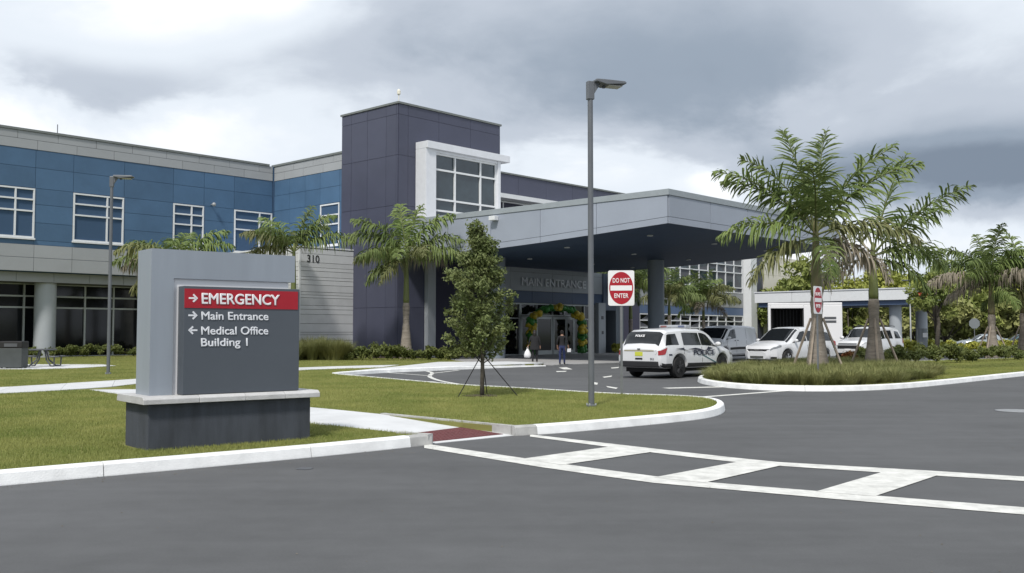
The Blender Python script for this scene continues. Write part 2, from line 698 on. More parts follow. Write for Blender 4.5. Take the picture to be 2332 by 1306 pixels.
# lawn outline (counter-clockwise-ish): behind kerb 1, round the ramp, behind kerb 2 / 3, along the building, back left
o1 = offset_line(k1, 0.15)
o2 = offset_line(resample(k2, 0.5), 0.15)
o3 = offset_line(resample(k3, 0.5), 0.15)
plaza_edge = [uv(-5.5, -12.2), uv(-3.0, -8.0), uv(-0.5, -5.0), uv(0.5, 0.5)]
lawn_poly = o1 + [(-1.35, 14.05), (-1.75, 14.36), (-3.0, 15.55), (-2.35, 17.35), (-0.75, 15.74), (-0.02, 15.18)] + o2 + o3 + \
    plaza_edge + [uv(0.5, 6), uv(-2, 12), uv(-9, 17), uv(-45, 17), (-75, 20), (-60, -10), (-20, -6)]
lawn_b = MB()
lawn_b.prism(lawn_poly, -0.03, LZ)
lawn = tag(lawn_b.build('lawn', LAWN), kind='structure')

# ramp, sloping from the walk down to the road
ramp = MB()
top = LZ + 0.014
ramp.add([(-1.12, 14.00, 0.008), (0.03, 15.08, 0.008), (-2.40, 17.42, top), (-3.10, 15.50, top),
          (-1.12, 14.00, -0.03), (0.03, 15.08, -0.03), (-2.40, 17.42, -0.03), (-3.10, 15.50, -0.03)],
         [(0, 1, 2, 3), (4, 5, 1, 0), (5, 6, 2, 1), (6, 7, 3, 2), (7, 4, 0, 3)])
ramp_o = tag(ramp.build('kerb_ramp', CONCRETE), kind='structure')
# the red tactile mat with its domes
dx, dy = 1.15 / 1.578, 1.08 / 1.578
mt = MB()
A0 = Vector((-1.06, 14.10)) + Vector((-0.0, 0.06))


def ramp_pt(s, t):      # s along the road edge 0..1, t up the slope 0..1
    a = Vector((-1.12, 14.00, 0.008)).lerp(Vector((0.03, 15.08, 0.008)), s)
    b = Vector((-3.10, 15.50, top)).lerp(Vector((-2.40, 17.42, top)), s)
    return a.lerp(b, t)


q = [ramp_pt(0.04, 0.05), ramp_pt(0.96, 0.05), ramp_pt(0.96, 0.34), ramp_pt(0.04, 0.34)]
mt.add([(p.x, p.y, p.z + 0.006) for p in q] + [(p.x, p.y, p.z - 0.004) for p in q],
       [(0, 1, 2, 3), (4, 5, 1, 0), (5, 6, 2, 1), (6, 7, 3, 2), (7, 4, 0, 3)])
for i in range(18):
    for j in range(7):
        p = ramp_pt(0.07 + 0.86 * i / 17, 0.07 + 0.25 * j / 6)
        mt.lathe([(0.018, 0.004), (0.011, 0.012)], 6, (p.x, p.y, p.z))
mt.build('tactile_mat', BRICK_RED, ramp_o)
# flare kerbs along the ramp
fl = MB()
for s_, e_, w in (((-0.02, 15.12), (-2.35, 17.38), 0.10), ((-1.13, 13.93), (-1.62, 14.22), -0.12)):
    d = (Vector(e_) - Vector(s_)).normalized()
    n = Vector((d.y, -d.x)) * w * -1
    s2, e2 = Vector(s_), Vector(e_)
    a, b, c, dd = s2, e2, e2 - n, s2 - n
    if w < 0:
        a, b, c, dd = s2, e2, e2 - n, s2 - n
    fl.hexa([(a.x, a.y, -0.02), (b.x, b.y, -0.02), (c.x, c.y, -0.02), (dd.x, dd.y, -0.02),
             (a.x, a.y, KH + 0.003), (b.x, b.y, KH + 0.008), (c.x, c.y, KH + 0.008), (dd.x, dd.y, KH + 0.003)])
fl.build('flare_kerb', KERB_GREY, ramp_o)


def slab_walk(name, lo, hi, z, step, m):
    root = tag(empty(name), kind='structure')
    a = resample(lo, 0.5)
    b = resample(hi, 0.5)
    L = sum((Vector(lo[i + 1]) - Vector(lo[i])).length for i in range(len(lo) - 1))
    n = max(2, int(L / step))

    def at(pl, t):
        x = t * (len(pl) - 1)
        i = min(int(x), len(pl) - 2)
        f = x - i
        return (pl[i][0] * (1 - f) + pl[i + 1][0] * f, pl[i][1] * (1 - f) + pl[i + 1][1] * f)
    for i in range(n):
        e = 0.006 / step / n * 1.0
        t0, t1 = i / n + e, (i + 1) / n - e
        p, q, r, s = at(a, t0), at(a, t1), at(b, t1), at(b, t0)
        dz = random.uniform(-.002, .002)
        MB().hexa([(*p, 0.02), (*q, 0.02), (*r, 0.02), (*s, 0.02), (*p, z + dz), (*q, z + dz), (*r, z + dz), (*s, z + dz)]).build('paving_slab', m, root)
    return root


slab_walk('sidewalk', [(-3.10, 15.50)] + SB_lo[3:6] , [(-2.40, 17.42)] + SB_hi[2:6], LZ + 0.014, 1.6, CONCRETE)
slab_walk('sidewalk', SA[0], SA[1], LZ + 0.018, 1.7, CONCRETE)
# broad pale walk on the entrance side of the far kerb
wk = tag(MB().prism(offset_line(resample(k3, 0.7), 0.15)[1:] + [uv(-2.6, -11.5), (-1.2, 47.8), (-3.6, 47.5), (-4.4, 43.5), (-5.2, 39.8)], 0.02, LZ + 0.022)
         .build('pavement', CONCRETE), kind='structure')
# plaza in front of the doors (flush with the drive)
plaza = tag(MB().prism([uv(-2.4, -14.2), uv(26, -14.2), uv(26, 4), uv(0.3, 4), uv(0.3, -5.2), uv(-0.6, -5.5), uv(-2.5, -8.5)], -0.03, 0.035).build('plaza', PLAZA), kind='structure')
# picnic pad
tag(MB().prism([(-23.5, 38.2), (-18.6, 38.4), (-17.6, 39.6), (-17.2, 42.2), (-18.6, 44.0), (-24.5, 44.2)], 0.02, LZ + 0.02).build('patio', CONCRETE), kind='structure')

# --- right island
k4 = smooth_line([(36, 52.5), (26, 43.2), (18.87, 35.7), (14.0, 30.5), (11.5, 27.9), (9.6, 26.5), (7.9, 26.2), (6.6, 27.0), (5.95, 28.6), (5.85, 30.8), (6.35, 33.1), (8.2, 37.6),
                  (11, 41.2), (15.5, 45.6), (22, 50.6), (30, 56.5), (38, 62)], 2)
k4 = k4[::-1]
kerb('kerb', k4, '', KERB)
o4 = offset_line(resample(k4, 0.6), 0.15)
isl = o4 + [(42, 62), (40, 54)]
island = tag(MB().prism(isl, -0.03, LZ).build('island_lawn', LAWN), kind='structure')
MULCH = mat('mulch', (0.045, 0.03, 0.022), 0.95, var=0.3, scale=9, bump=0.8, bscale=40)
bed_poly = [(7.0, 27.3), (8.0, 26.75), (9.5, 27.0), (11.2, 28.4), (13.0, 30.6), (15.2, 34.5), (15.6, 38.5), (16.5, 44.5), (11.4, 40.6), (8.5, 37.2), (6.7, 32.8), (6.25, 30.5), (6.3, 28.6)]
tag(MB().prism(bed_poly, 0.05, LZ + 0.012).build('planting_bed', MULCH), kind='structure')
bed2 = [uv(-3.6, 3.9), uv(-4.4, 3.9), uv(-5.3, 1.0), uv(-3.2, -2.0), uv(-1.5, -3.8), uv(0.0, -4.2), uv(0.2, 3.9)]
tag(MB().prism(bed2, 0.05, LZ + 0.012).build('planting_bed', MULCH), kind='structure')
# far parking lot verge
tag(MB().prism([(22, 66), (75, 70), (80, 74), (60, 74), (24, 69)], -0.03, 0.12).build('verge', LAWN), kind='structure')


# --- painted markings, children of the road
def marking(poly, z=0.006):
    MB().add([(x, y, z) for x, y in poly], [list(range(len(poly)))]).build('road_marking', WHITE_PAINT, road)


def stripe(pts, w, z=0.006):
    a, b = offset_line(pts, w / 2), offset_line(pts, -w / 2)
    marking(a + b[::-1], z)


def strip(top, bot, z=0.006):
    """painted line between two measured edges (photo columns, rows)"""
    n = 14

    def at(pl, x):
        for (a, b), (c, d) in zip(pl[:-1], pl[1:]):
            if x <= c:
                return b + (d - b) * (x - a) / (c - a)
        return pl[-1][1]
    x0, x1 = top[0][0], top[-1][0]
    xs = [x0 + (x1 - x0) * k / n for k in range(n + 1)]
    up = [(*G(x, at(top, x)), z) for x in xs]
    lo = [(*G(x, at(bot, x)), z) for x in xs]
    m = n + 1
    MB().add(lo + up, [(k, k + 1, m + k + 1, m + k) for k in range(n)]).build('road_marking', WHITE_PAINT, road)


strip([(966, 1011.5), (1198, 1045.4), (1285, 1059), (1495, 1086.5), (1632, 1101.5), (1863, 1120), (1997, 1130.6), (2332, 1157), (2800, 1194)],
      [(966, 1021.5), (1270, 1071.6), (1495, 1102), (1632, 1114), (1962, 1143.5), (2332, 1173.5), (2800, 1212)])
strip([(1207, 990.5), (1390, 1011.5), (1632, 1039.5), (1776, 1054), (2013, 1067.5), (2136, 1074.5), (2332, 1087), (2800, 1117)],
      [(1207, 995.5), (1384, 1019), (1480, 1031.6), (1677, 1054), (1776, 1062.4), (2007, 1077.5), (2133, 1085), (2332, 1097), (2800, 1127)])
for bar in (((1198, 1045.4), (1285, 1059.6), (1480, 1031.6), (1388, 1019)), ((1495.4, 1088), (1609.5, 1100), (1776, 1062.4), (1677, 1054)),
            ((1863, 1120), (1997, 1130.6), (2133, 1085), (2007, 1077.5)), ((2400, 1162), (2560, 1175), (2625, 1116), (2475, 1106))):
    a, b, c, d = (Vector(G(*p)) for p in bar)
    marking([tuple(a + (a - d) * .03), tuple(b + (b - c) * .03), tuple(c + (c - b) * .03), tuple(d + (d - a) * .03)], 0.0085)
stripe([G(1515, 885), G(1642, 882)], 0.42)
stripe([G(1600, 905), G(1832, 887.5)], 0.22)
stripe(smooth_line([G(972, 846), G(988, 850), G(975, 857), G(988, 864), G(1010, 870), G(1060, 878)], 2), 0.16)
stripe([G(872, 848.5), G(984, 857)], 0.14)
stripe([G(905, 866), G(992, 870.5)], 0.14)
stripe([G(985, 851), G(1045, 844)], 0.14)
for poly in ([(1272, 838), (1290, 837), (1304, 842), (1284, 842)], [(1266, 846), (1291, 845.5), (1288, 847.5), (1268, 848)],
             [(1353, 871), (1362, 873), (1360, 877), (1352, 876)], [(1372, 859), (1394, 856), (1392, 859), (1376, 861)],
             [(1380, 880), (1407, 884), (1403, 886.5), (1384, 883)], [(1391, 838), (1410, 836.5), (1408, 838.8), (1393, 840)]):
    marking([G(*p) for p in poly])
# metal cover in the road
cov = tag(MB().lathe([(0.42, 0.004), (0.42, 0.012), (0.36, 0.015)], 28, (*G(2318, 937), 0)).build('manhole_cover', mat('iron_cover', (0.25, 0.26, 0.27), 0.6, var=0.2, scale=12, bump=0.6)),
          'round grey manhole cover in the asphalt at the right edge', 'manhole cover')
tag(MB().lathe([(0.10, 0.002), (0.10, 0.005), (0.07, 0.006)], 20, (*G(693, 1068), 0)).build('valve_cover', DKGREY),
    'small dark round valve cover in the asphalt below the monument sign', 'valve cover')


# grit and leaf litter lying on the asphalt
dbx = np.concatenate([rng.uniform(-8, 9, 260), np.array([p[0] for p in resample(k1, .05)]) + rng.normal(.25, .22, len(resample(k1, .05)))])
dby = np.concatenate([rng.uniform(6, 22, 260), np.array([p[1] for p in resample(k1, .05)]) - np.abs(rng.normal(.12, .2, len(resample(k1, .05))))])
gs = rng.uniform(.003, .012, len(dbx))
ga = rng.uniform(0, 6.28, len(dbx))
ok_ = ~inside(lawn_poly, dbx, dby)
for p_ in (k1, k2):
    for q_ in resample(p_, .3):
        ok_ &= ((dbx - q_[0]) ** 2 + (dby - q_[1]) ** 2 > .03 ** 2)
dbx, dby, gs, ga = dbx[ok_], dby[ok_], gs[ok_], ga[ok_]
gv = np.stack([np.stack([dbx + np.cos(ga + k_ * 2.09) * gs, dby + np.sin(ga + k_ * 2.09) * gs, np.full(len(dbx), .004)], 1) for k_ in range(3)] +
              [np.stack([dbx, dby, .004 + gs * .7], 1)], 1).reshape(-1, 3)
gi = np.arange(len(dbx))[:, None] * 4
gf = np.concatenate([gi + np.array([[0, 1, 3]]), gi + np.array([[1, 2, 3]]), gi + np.array([[2, 0, 3]])])
tag(link('road_grit', np_mesh('road_grit', gv, gf), mat('grit', (.17, .16, .14), .9, color2=(.07, .055, .035), scale=2.0)), 'scattered grit and leaf litter on the asphalt', 'grit', kind='stuff')


# --- grass blades: one mass
def grass_points(poly, holes, n, near, far):
    p = np.array(poly)
    lo, hi = p.min(0), p.max(0)
    xs, ys = [], []
    tot = 0
    while tot < n:
        k = n * 3
        x = rng.uniform(max(lo[0], -26), min(hi[0], 30), k)
        y = near * (far / near) ** rng.random(k)
        ok = (np.abs(x) < y * 0.62 + 1.5) & (rng.random(k) < np.minimum(1.0, near * 2.2 / y))
        x, y = x[ok], y[ok]
        m = inside(poly, x, y)
        for h in holes:
            m &= ~inside(h, x, y)
        xs.append(x[m])
        ys.append(y[m])
        tot += m.sum()
        if m.sum() == 0:
            break
    return np.concatenate(xs)[:n], np.concatenate(ys)[:n]


def grass_mesh(name, x, y, z, hmin, hmax, w, lean=0.5):
    n = len(x)
    a = rng.uniform(0, 2 * math.pi, n)
    h = rng.uniform(hmin, hmax, n)
    l = rng.uniform(0, lean, n) * h
    b = rng.uniform(0, 2 * math.pi, n)
    ww = w * (0.6 + 0.03 * y)
    v = np.zeros((n, 3, 3))
    v[:, 0] = np.stack([x - np.cos(a) * ww, y - np.sin(a) * ww, np.full(n, z)], 1)
    v[:, 1] = np.stack([x + np.cos(a) * ww, y + np.sin(a) * ww, np.full(n, z)], 1)
    v[:, 2] = np.stack([x + np.cos(b) * l, y + np.sin(b) * l, z + h], 1)
    return np_mesh(name, v.reshape(-1, 3), np.arange(n * 3).reshape(-1, 3))


hole1 = SB_lo + SB_hi[::-1]
hole2 = SA[0] + SA[1][::-1]
hole3 = [(-4.75, 12.2), (-2.75, 13.9), (-3.3, 14.5), (-5.2, 12.9)]
hole4 = [(-23.5, 38.2), (-18.6, 38.4), (-17.6, 39.6), (-17.2, 42.2), (-24.5, 44.2)]
hole5 = [(p[0], p[1]) for p in bed2]
hole6 = offset_line(resample(k3, 0.7), 0.15) + [uv(-2.6, -11.5), (-1.2, 47.8), (-3.6, 47.5), (-4.4, 43.5), (-5.2, 39.8)]
gx, gy = grass_points(lawn_poly, [hole1, hole2, hole3, hole4, hole5, hole6], 420000, 8.5, 58)
link('grass', grass_mesh('grass', gx, gy, LZ, 0.018, 0.05, 0.0045), BLADE)
tag(bpy.data.objects['grass'], 'short mown grass over the lawns beside the drive', 'grass', kind='stuff')
gx, gy = grass_points(isl, [bed_poly], 60000, 26, 60)
tag(link('grass', grass_mesh('grass_r', gx, gy, LZ, 0.02, 0.05, 0.006), BLADE), 'short mown grass on the island with the palms at the right', 'grass', kind='stuff')

# =================================================================== HOSPITAL
hosp = empty('hospital_building', (T0[0], T0[1], 0), TH, 'two storey hospital with blue, purple and grey panelled walls and a broad drive-through entrance canopy', 'building')


def core(name, u0, u1, v0, v1, z0, z1, m, parent=hosp):
    return MB().box(u0, u1, v0, v1, z0, z1).build(name, m, parent)


def panels_u(parent, v, cols, rows, m, skip=(), gap=0.02, proud=0.035, name='panel', mfn=None):
    """panels on a face that runs along u, facing -v"""
    for i in range(len(cols) - 1):
        for j in range(len(rows) - 1):
            a, b, c, d = cols[i], cols[i + 1], rows[j], rows[j + 1]
            cu, cz = (a + b) / 2, (c + d) / 2
            if any(s[0] < cu < s[1] and s[2] < cz < s[3] for s in skip):
                continue
            g = gap / 2
            MB().box(a + g, b - g, v - proud + random.uniform(-.003, .003), v + 0.004, c + g, d - g).build(name, mfn(i, j) if mfn else m, parent)


def panels_v(parent, u, cols, rows, m, skip=(), gap=0.02, proud=0.035, name='panel'):
    """panels on a face that runs along v, facing -u"""
    for i in range(len(cols) - 1):
        for j in range(len(rows) - 1):
            a, b, c, d = cols[i], cols[i + 1], rows[j], rows[j + 1]
            cv, cz = (a + b) / 2, (c + d) / 2
            if any(s[0] < cv < s[1] and s[2] < cz < s[3] for s in skip):
                continue
            g = gap / 2
            MB().box(u - proud + random.uniform(-.003, .003), u + 0.004, a + g, b - g, c + g, d - g).build(name, m, parent)


def pane(w, gm, c, f):
    """glass sheet, never perfectly in plane"""
    tx, tz = random.uniform(-.012, .012), random.uniform(-.016, .016)
    offs = [-tx - tz, tx - tz, tx + tz, -tx + tz]
    front = [f(p, o) for p, o in zip(c, offs)]
    back = [f(p, .035) for p in c]
    MB().add(front + back, [(0, 1, 2, 3), (7, 6, 5, 4), (0, 4, 5, 1), (1, 5, 6, 2), (2, 6, 7, 3), (3, 7, 4, 0)]).build('pane', gm, w)


def window_u(v, xs, zs, fm=WHITEF, gm=GLASS, fw=0.09, depth=0.10, setback=0.05, sill=0.0, parent=hosp, frame_out=0.06):
    """window in a face along u: frame bars at every xs / zs, a pane in each cell"""
    f = MB()
    y0, y1 = v - frame_out, v + depth
    for k, z in enumerate(zs):
        h = fw / 2
        f.box(xs[0] - h, xs[-1] + h, y0, y1, z - h, z + h)
    for k, x in enumerate(xs):
        h = fw / 2
        for a, b in zip(zs[:-1], zs[1:]):
            f.box(x - h, x + h, y0 + 0.003, y1, a + h, b - h)
    if sill:
        f.box(xs[0] - fw, xs[-1] + fw, y0 - 0.05, y1, zs[0] - fw / 2 - sill, zs[0] - fw / 2)
    w = f.build('window', fm, parent)
    for a, b in zip(xs[:-1], xs[1:]):
        for c, d in zip(zs[:-1], zs[1:]):
            h = fw / 2
            pane(w, gm, [(a + h, c + h), (b - h, c + h), (b - h, d - h), (a + h, d - h)], lambda p, o: (p[0], v + setback + o, p[1]))
    return w


def window_v(u, ys, zs, fm=WHITEF, gm=GLASS, fw=0.09, depth=0.10, setback=0.05, sill=0.0, parent=hosp, frame_out=0.06):
    f = MB()
    x0, x1 = u - frame_out, u + depth
    h = fw / 2
    for z in zs:
        f.box(x0, x1, ys[0] - h, ys[-1] + h, z - h, z + h)
    for y in ys:
        for a, b in zip(zs[:-1], zs[1:]):
            f.box(x0 + 0.003, x1, y - h, y + h, a + h, b - h)
    if sill:
        f.box(x0 - 0.05, x1, ys[0] - fw, ys[-1] + fw, zs[0] - h - sill, zs[0] - h)
    w = f.build('window', fm, parent)
    for a, b in zip(ys[:-1], ys[1:]):
        for c, d in zip(zs[:-1], zs[1:]):
            pane(w, gm, [(a + h, c + h), (b - h, c + h), (b - h, d - h), (a + h, d - h)], lambda p, o: (u + setback + o, p[0], p[1]))
    return w


def coping(parent, pts, z0, z1, w=0.4):
    """pts: rectangle list (u0,u1,v0,v1)"""
    c = MB()
    for (a, b, d, e) in pts:
        c.box(a, b, d, e, z0, z1)
    return c.build('coping', COPING, parent)


# ---- left wing: facade along u at v = 13.29, u -45 .. 0
VL = 13.29
lw = core('left_wing_wall', -46, -0.02, VL, VL + 18, 5.06, 13.10, JOINTB)
core('left_wing_roof', -46, -0.02, VL + .3, VL + 18, 13.10, 13.12, ROOFM)
bcols = [-46, -43, -40, -37, -34, -31.6, -29.5, -26.4, -24.3, -21.2, -19.05, -15.88, -13.72, -10.63, -7.41, -5.25, -3.03, -0.06]
brows = [6.60, 6.86, 7.88, 8.93, 9.85, 11.04, 12.08]
wins = [(-29.5, -26.4), (-24.3, -21.2), (-19.05, -15.88), (-13.72, -10.63), (-7.41, -5.25), (-3.03, -0.06)]
skip = [(a, b, 6.84, 9.86) for a, b in wins]
panels_u(lw, VL, bcols, [6.60, 6.86, 7.88, 8.93, 9.86, 11.04, 12.08], BLUE, skip)
pcols = [x * 2.25 - 0.06 - 0 for x in range(-20, 1)]
panels_u(lw, VL, [c - 0.0 for c in pcols], [12.08, 12.62], GREYP, proud=0.06)
panels_u(lw, VL, [c - 1.1 for c in pcols[1:]] + [-0.06], [12.62, 13.08], GREYP, proud=0.06)
panels_u(lw, VL, bcols, [5.08, 5.86, 6.60], GREYP, proud=0.065)
coping(lw, [(-46, -0.35, VL - 0.12, VL + 0.4)], 13.085, 13.22)
for a, b in wins:
    wdt = b - a
    xs = [a + .06, a + .06 + (wdt - .12) * .67, b - .06] if wdt > 2.5 else [a + .06, a + .06 + (wdt - .12) * .6, b - .06]
    window_u(VL, xs, [7.02, 8.52, 9.18, 9.78], sill=0.10, frame_out=0.08)
# lower storey, set back: fascia, columns, curtain wall
lf = core('lower_fascia', -46, -4.2, VL + 0.55, VL + 2.4, 4.48, 5.055, JOINT)
panels_u(lf, VL + 0.55, [-46 + 2.1 * k for k in range(20)] + [-4.2], [4.49, 5.05], GREYP, proud=0.04)
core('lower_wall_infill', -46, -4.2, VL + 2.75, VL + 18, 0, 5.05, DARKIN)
for u in (-38.6, -30.6, -22.6, -14.67, -7.4):
    MB().lathe([(0.60, 0.0), (0.60, 4.478)], 28, (u, VL + 1.25, 0)).build('column', COLUMN, hosp, smooth=True, autos=40)
window_u(VL + 2.45, [-46 + k * 1.80 - .02 for k in range(24)], [0.12, 3.07, 3.74, 4.47], fm=ALU, gm=GLASSD, fw=0.10, depth=.15)
core('plinth', -46, -4.2, VL + 2.3, VL + 2.8, 0, 0.075, COLUMN)

# ---- cross wing: face along v at u = 0.12, v 5.49 .. 13.29
cw_ = core('cross_wing_wall', 0.12, 16, 5.5, VL - 0.06, 0, 13.10, JOINTB)
core('cross_wing_infill', -0.02, 16, VL - 0.06, VL + 18, 0, 13.09, JOINTB)
core('cross_wing_roof', 0.5, 16, 5.5, VL + 18, 13.10, 13.13, ROOFM)
vcols = [5.50, 5.83, 7.92, 9.6, 11.4, VL - 0.07]
panels_v(cw_, 0.12, vcols, [6.60, 7.16, 8.1, 9.0, 9.98, 11.04, 12.08], BLUE, [(5.83, 7.92, 7.16, 9.98)])
panels_v(cw_, 0.12, [5.50, 7.6, 9.8, 12.0, VL - 0.07], [12.08, 12.62], GREYP, proud=0.06)
panels_v(cw_, 0.12, [5.50, 6.5, 8.7, 10.9, VL - 0.07], [12.62, 13.08], GREYP, proud=0.06)
coping(cw_, [(0.0, 0.5, 5.5, VL + 0.2)], 13.085, 13.22)
window_v(0.12, [5.90, 7.85], [7.26, 8.60, 9.20, 9.90], sill=0.08)

# ---- siding block with the street number
SV, SU = 4.25, -4.03
sb = core('siding_wall', SU, 0.05, SV, VL + 1.5, 0, 6.70, mat('siding_joint', (0.16, 0.165, 0.17), .9))
z = 0.02
zz = [z]
hs = [0.62, 0.30, 0.16, 0.34, 0.16, 0.52, 0.56, 0.30, 0.24, 0.46, 0.17, 0.19, 0.42, 0.30, 0.19, 0.36, 0.22, 0.30, 0.52, 0.32]
for h in hs:
    zz.append(zz[-1] + h)
k = 6.66 / zz[-1]
zz = [a * k for a in zz]
for a, b in zip(zz[:-1], zz[1:]):
    MB().box(SU + 0.05, 0.0, SV - 0.045 + random.uniform(-.006, .006), SV + .002, a + .012, b - .012).build('siding_plank', SIDING, sb)
    MB().box(SU - 0.045 + random.uniform(-.006, .006), SU + .002, SV + 0.05, 9.0, a + .012, b - .012).build('siding_plank', SIDING, sb)
    MB().box(SU - 0.045 + random.uniform(-.006, .006), SU + .002, 9.03, VL + 1.5, a + .012, b - .012).build('siding_plank', SIDING, sb)
MB().box(SU - .06, SU + .045, SV - .06, SV + .045, 0, 6.70).build('corner_trim', WHITEF, sb)
MB().box(SU - .07, 0.02, SV - .07, VL + 1.5, 6.705, 6.80).build('coping', WHITEF, sb)
text_obj('street_number', '310', 0.62, BLACK, sb, (-3.58, SV - 0.062, 5.84), bold=0.003, extrude=0.008, sx=1.02)

# ---- purple tower
TWH, TU, TV = 15.42, 8.9, 5.49
tw = core('tower_wall', 0, TU, 0, TV, 0, TWH, mat('joint_purple', (0.04, 0.04, 0.07), .8))
ucols = [0.0, 0.75, 3.3, 6.1, TU]
urows = [0.03, 3.1, 6.0, 9.25, 12.3, 14.78, TWH - .02]
panels_u(tw, 0, ucols, urows, PURPLE, [(0.75, TU, 0, 6.0)], gap=0.02)
panels_u(tw, 0, [0.0, 0.75, 1.9], [0.03, 3.1, 6.0], PURPLE, [(0, .75, 0, 6)], gap=0.02)
panels_u(tw, 0, [0.75, 2.1], [0.03, 3.1, 6.0], PURPLE, gap=0.02)
panels_v(tw, 0, [0.0, 0.15, 1.1, 2.9, 4.5, TV], urows, PURPLE, gap=0.02)
coping(tw, [(-0.10, TU + .1, -0.10, TV + .1)], TWH, TWH + 0.12)
rod = MB()
rod.tube([(0.15, 0.15, TWH + .1), (0.15, 0.15, TWH + .75)], 0.025, 6)
rod.lathe([(0.05, TWH + .55), (0.11, TWH + .62), (0.11, TWH + .82), (0.04, TWH + .92)], 10, (0.15, 0.15, 0))
rod.build('roof_beacon', mat('beacon', (0.75, 0.72, 0.62), .5), tw)

# bay window with white surround on the tower
by = MB()
by.box(1.35, 8.70, -1.15, -0.05, 12.78, 13.22)
by.box(1.35, 2.20, -1.0, -0.05, 8.2, 12.775)
by.box(7.70, 7.95, -1.0, -0.05, 8.2, 12.775)
by.box(2.2, 7.7, -0.95, -0.05, 12.62, 12.775)
bay = by.build('bay_surround', SURROUND, hosp, bevel=0.015)
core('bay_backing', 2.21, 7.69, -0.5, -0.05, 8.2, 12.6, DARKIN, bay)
window_u(-0.8, [2.27, 3.95, 6.22, 7.64], [8.3, 9.07, 9.77, 11.60, 12.56], fm=WHITEF, gm=GLASS, fw=0.11, depth=.1)

# ---- upper main block behind the tower, to the right
ub = core('upper_block_wall', 8.85, 31, 4.25, 30, 0, 13.28, mat('joint_purple2', (0.05, 0.05, 0.08), .8))
panels_u(ub, 4.25, [9.0, 12.2, 15.4, 18.6, 21.8, 25.0, 28.0, 31], [11.62, 13.26], PURPLE, gap=0.02)
panels_u(ub, 4.25, [9.0, 12.2, 15.4, 18.6, 21.8, 25.0, 28.0, 31], [6.5, 9.2], PURPLE, gap=0.02)
coping(ub, [(8.95, 31.1, 4.14, 4.6)], 13.285, 13.40)
MB().box(9.05, 31, 3.1, 4.2, 11.28, 11.60).build('eyebrow', WHITEF, ub)
window_u(4.22, [9.1 + 2.3 * k for k in range(10)], [9.25, 10.4, 11.2], fm=WHITEF, gm=GLASS, fw=.1, parent=hosp)

# ---- entrance wall under the canopy (v = 0)
ew = core('entrance_wall', 2.9, 20.2, 0.06, 4.3, 3.6, 6.03, JOINT)
panels_u(ew, 0.06, [7.7, 8.85, 10.0, 12.2, 14.4, 16.6, 18.8, 20.2], [4.44, 5.72, 6.02], COLUMN, gap=.02)
panels_u(ew, 0.06, [7.7, 10.0, 12.2, 14.4, 16.6, 18.8, 20.2], [3.62, 4.43], mat('panel_navy', (0.05, 0.085, 0.16), .5, rnd=.05), gap=.02)
core('left_pier', 2.17, 2.80, -0.35, 0.3, 0, 5.98, COLUMN)
core('left_entrance_wall', 2.81, 7.7, 0.25, 0.6, 0, 6.0, COLD)
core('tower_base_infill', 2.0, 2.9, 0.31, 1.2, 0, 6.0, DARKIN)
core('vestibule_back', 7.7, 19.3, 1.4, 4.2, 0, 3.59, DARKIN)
core('vestibule_side', 7.7, 7.9, 0.05, 1.4, 0, 3.6, COLUMN)
window_u(0.15, [7.95, 9.5, 11.05], [0.08, 2.55, 3.55], fm=ALU, gm=GLASSD, fw=.09)
window_u(0.15, [16.95, 18.1, 19.25], [0.08, 2.55, 3.55], fm=ALU, gm=GLASSD, fw=.09)
window_u(0.15, [11.15, 12.8, 14.5, 15.8, 16.85], [2.78, 3.55], fm=ALU, gm=GLASSD, fw=.09)
for a, b in ((11.15, 12.75), (12.75, 14.45), (14.55, 16.0), (16.0, 16.85)):
    d = MB()
    for (x0, x1, z0, z1) in ((a, a + .12, .03, 2.7), (b - .12, b, .03, 2.7), (a + .12, b - .12, 2.52, 2.7), (a + .12, b - .12, .03, .33)):
        d.box(x0 + .005, x1 - .005, 0.09, 0.17, z0, z1)
    dd = d.build('sliding_door', ALU, hosp)
    MB().box(a + .115, b - .115, 0.12, 0.14, .325, 2.525).build('pane', GLASSD, dd)
rp = core('right_pier', 19.3, 20.15, -0.3, 0.04, 0, 3.78, COLUMN)
MB().box(19.62, 19.86, -0.33, -0.3, 2.55, 2.80).build('door_plate', DKGREY, rp)
MB().box(19.66, 19.86, -0.33, -0.3, 1.45, 1.68).build('door_plate', DKGREY, rp)
core('side_passage_wall', 21.7, 22.7, -0.1, 4.2, 0, 6.0, COLD)
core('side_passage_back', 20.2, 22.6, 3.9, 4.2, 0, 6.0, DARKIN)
core('side_lintel', 20.16, 21.69, -0.1, 4.2, 3.25, 6.0, mat('panel_bluegrey', (0.11, 0.14, 0.2), .5))

# ---- entrance canopy
CU0, CU1, CV0, CV1, CZT = 0.20, 18.9, -19.1, -0.12, 8.32


def zsof(v):
    pts = [(-19.1, 6.73), (-14, 6.45), (-9, 6.20), (-3.6, 6.06), (0, 6.03)]
    for (a, b), (c, d) in zip(pts[:-1], pts[1:]):
        if v <= c:
            return b + (d - b) * (v - a) / (c - a)
    return 6.03


can = empty('entrance_canopy')
can.parent = hosp
MB().box(CU0 + .3, CU1 - .3, CV0 + .3, CV1 - .02, 8.0, 8.14).build('canopy_roof', ROOFM, can)
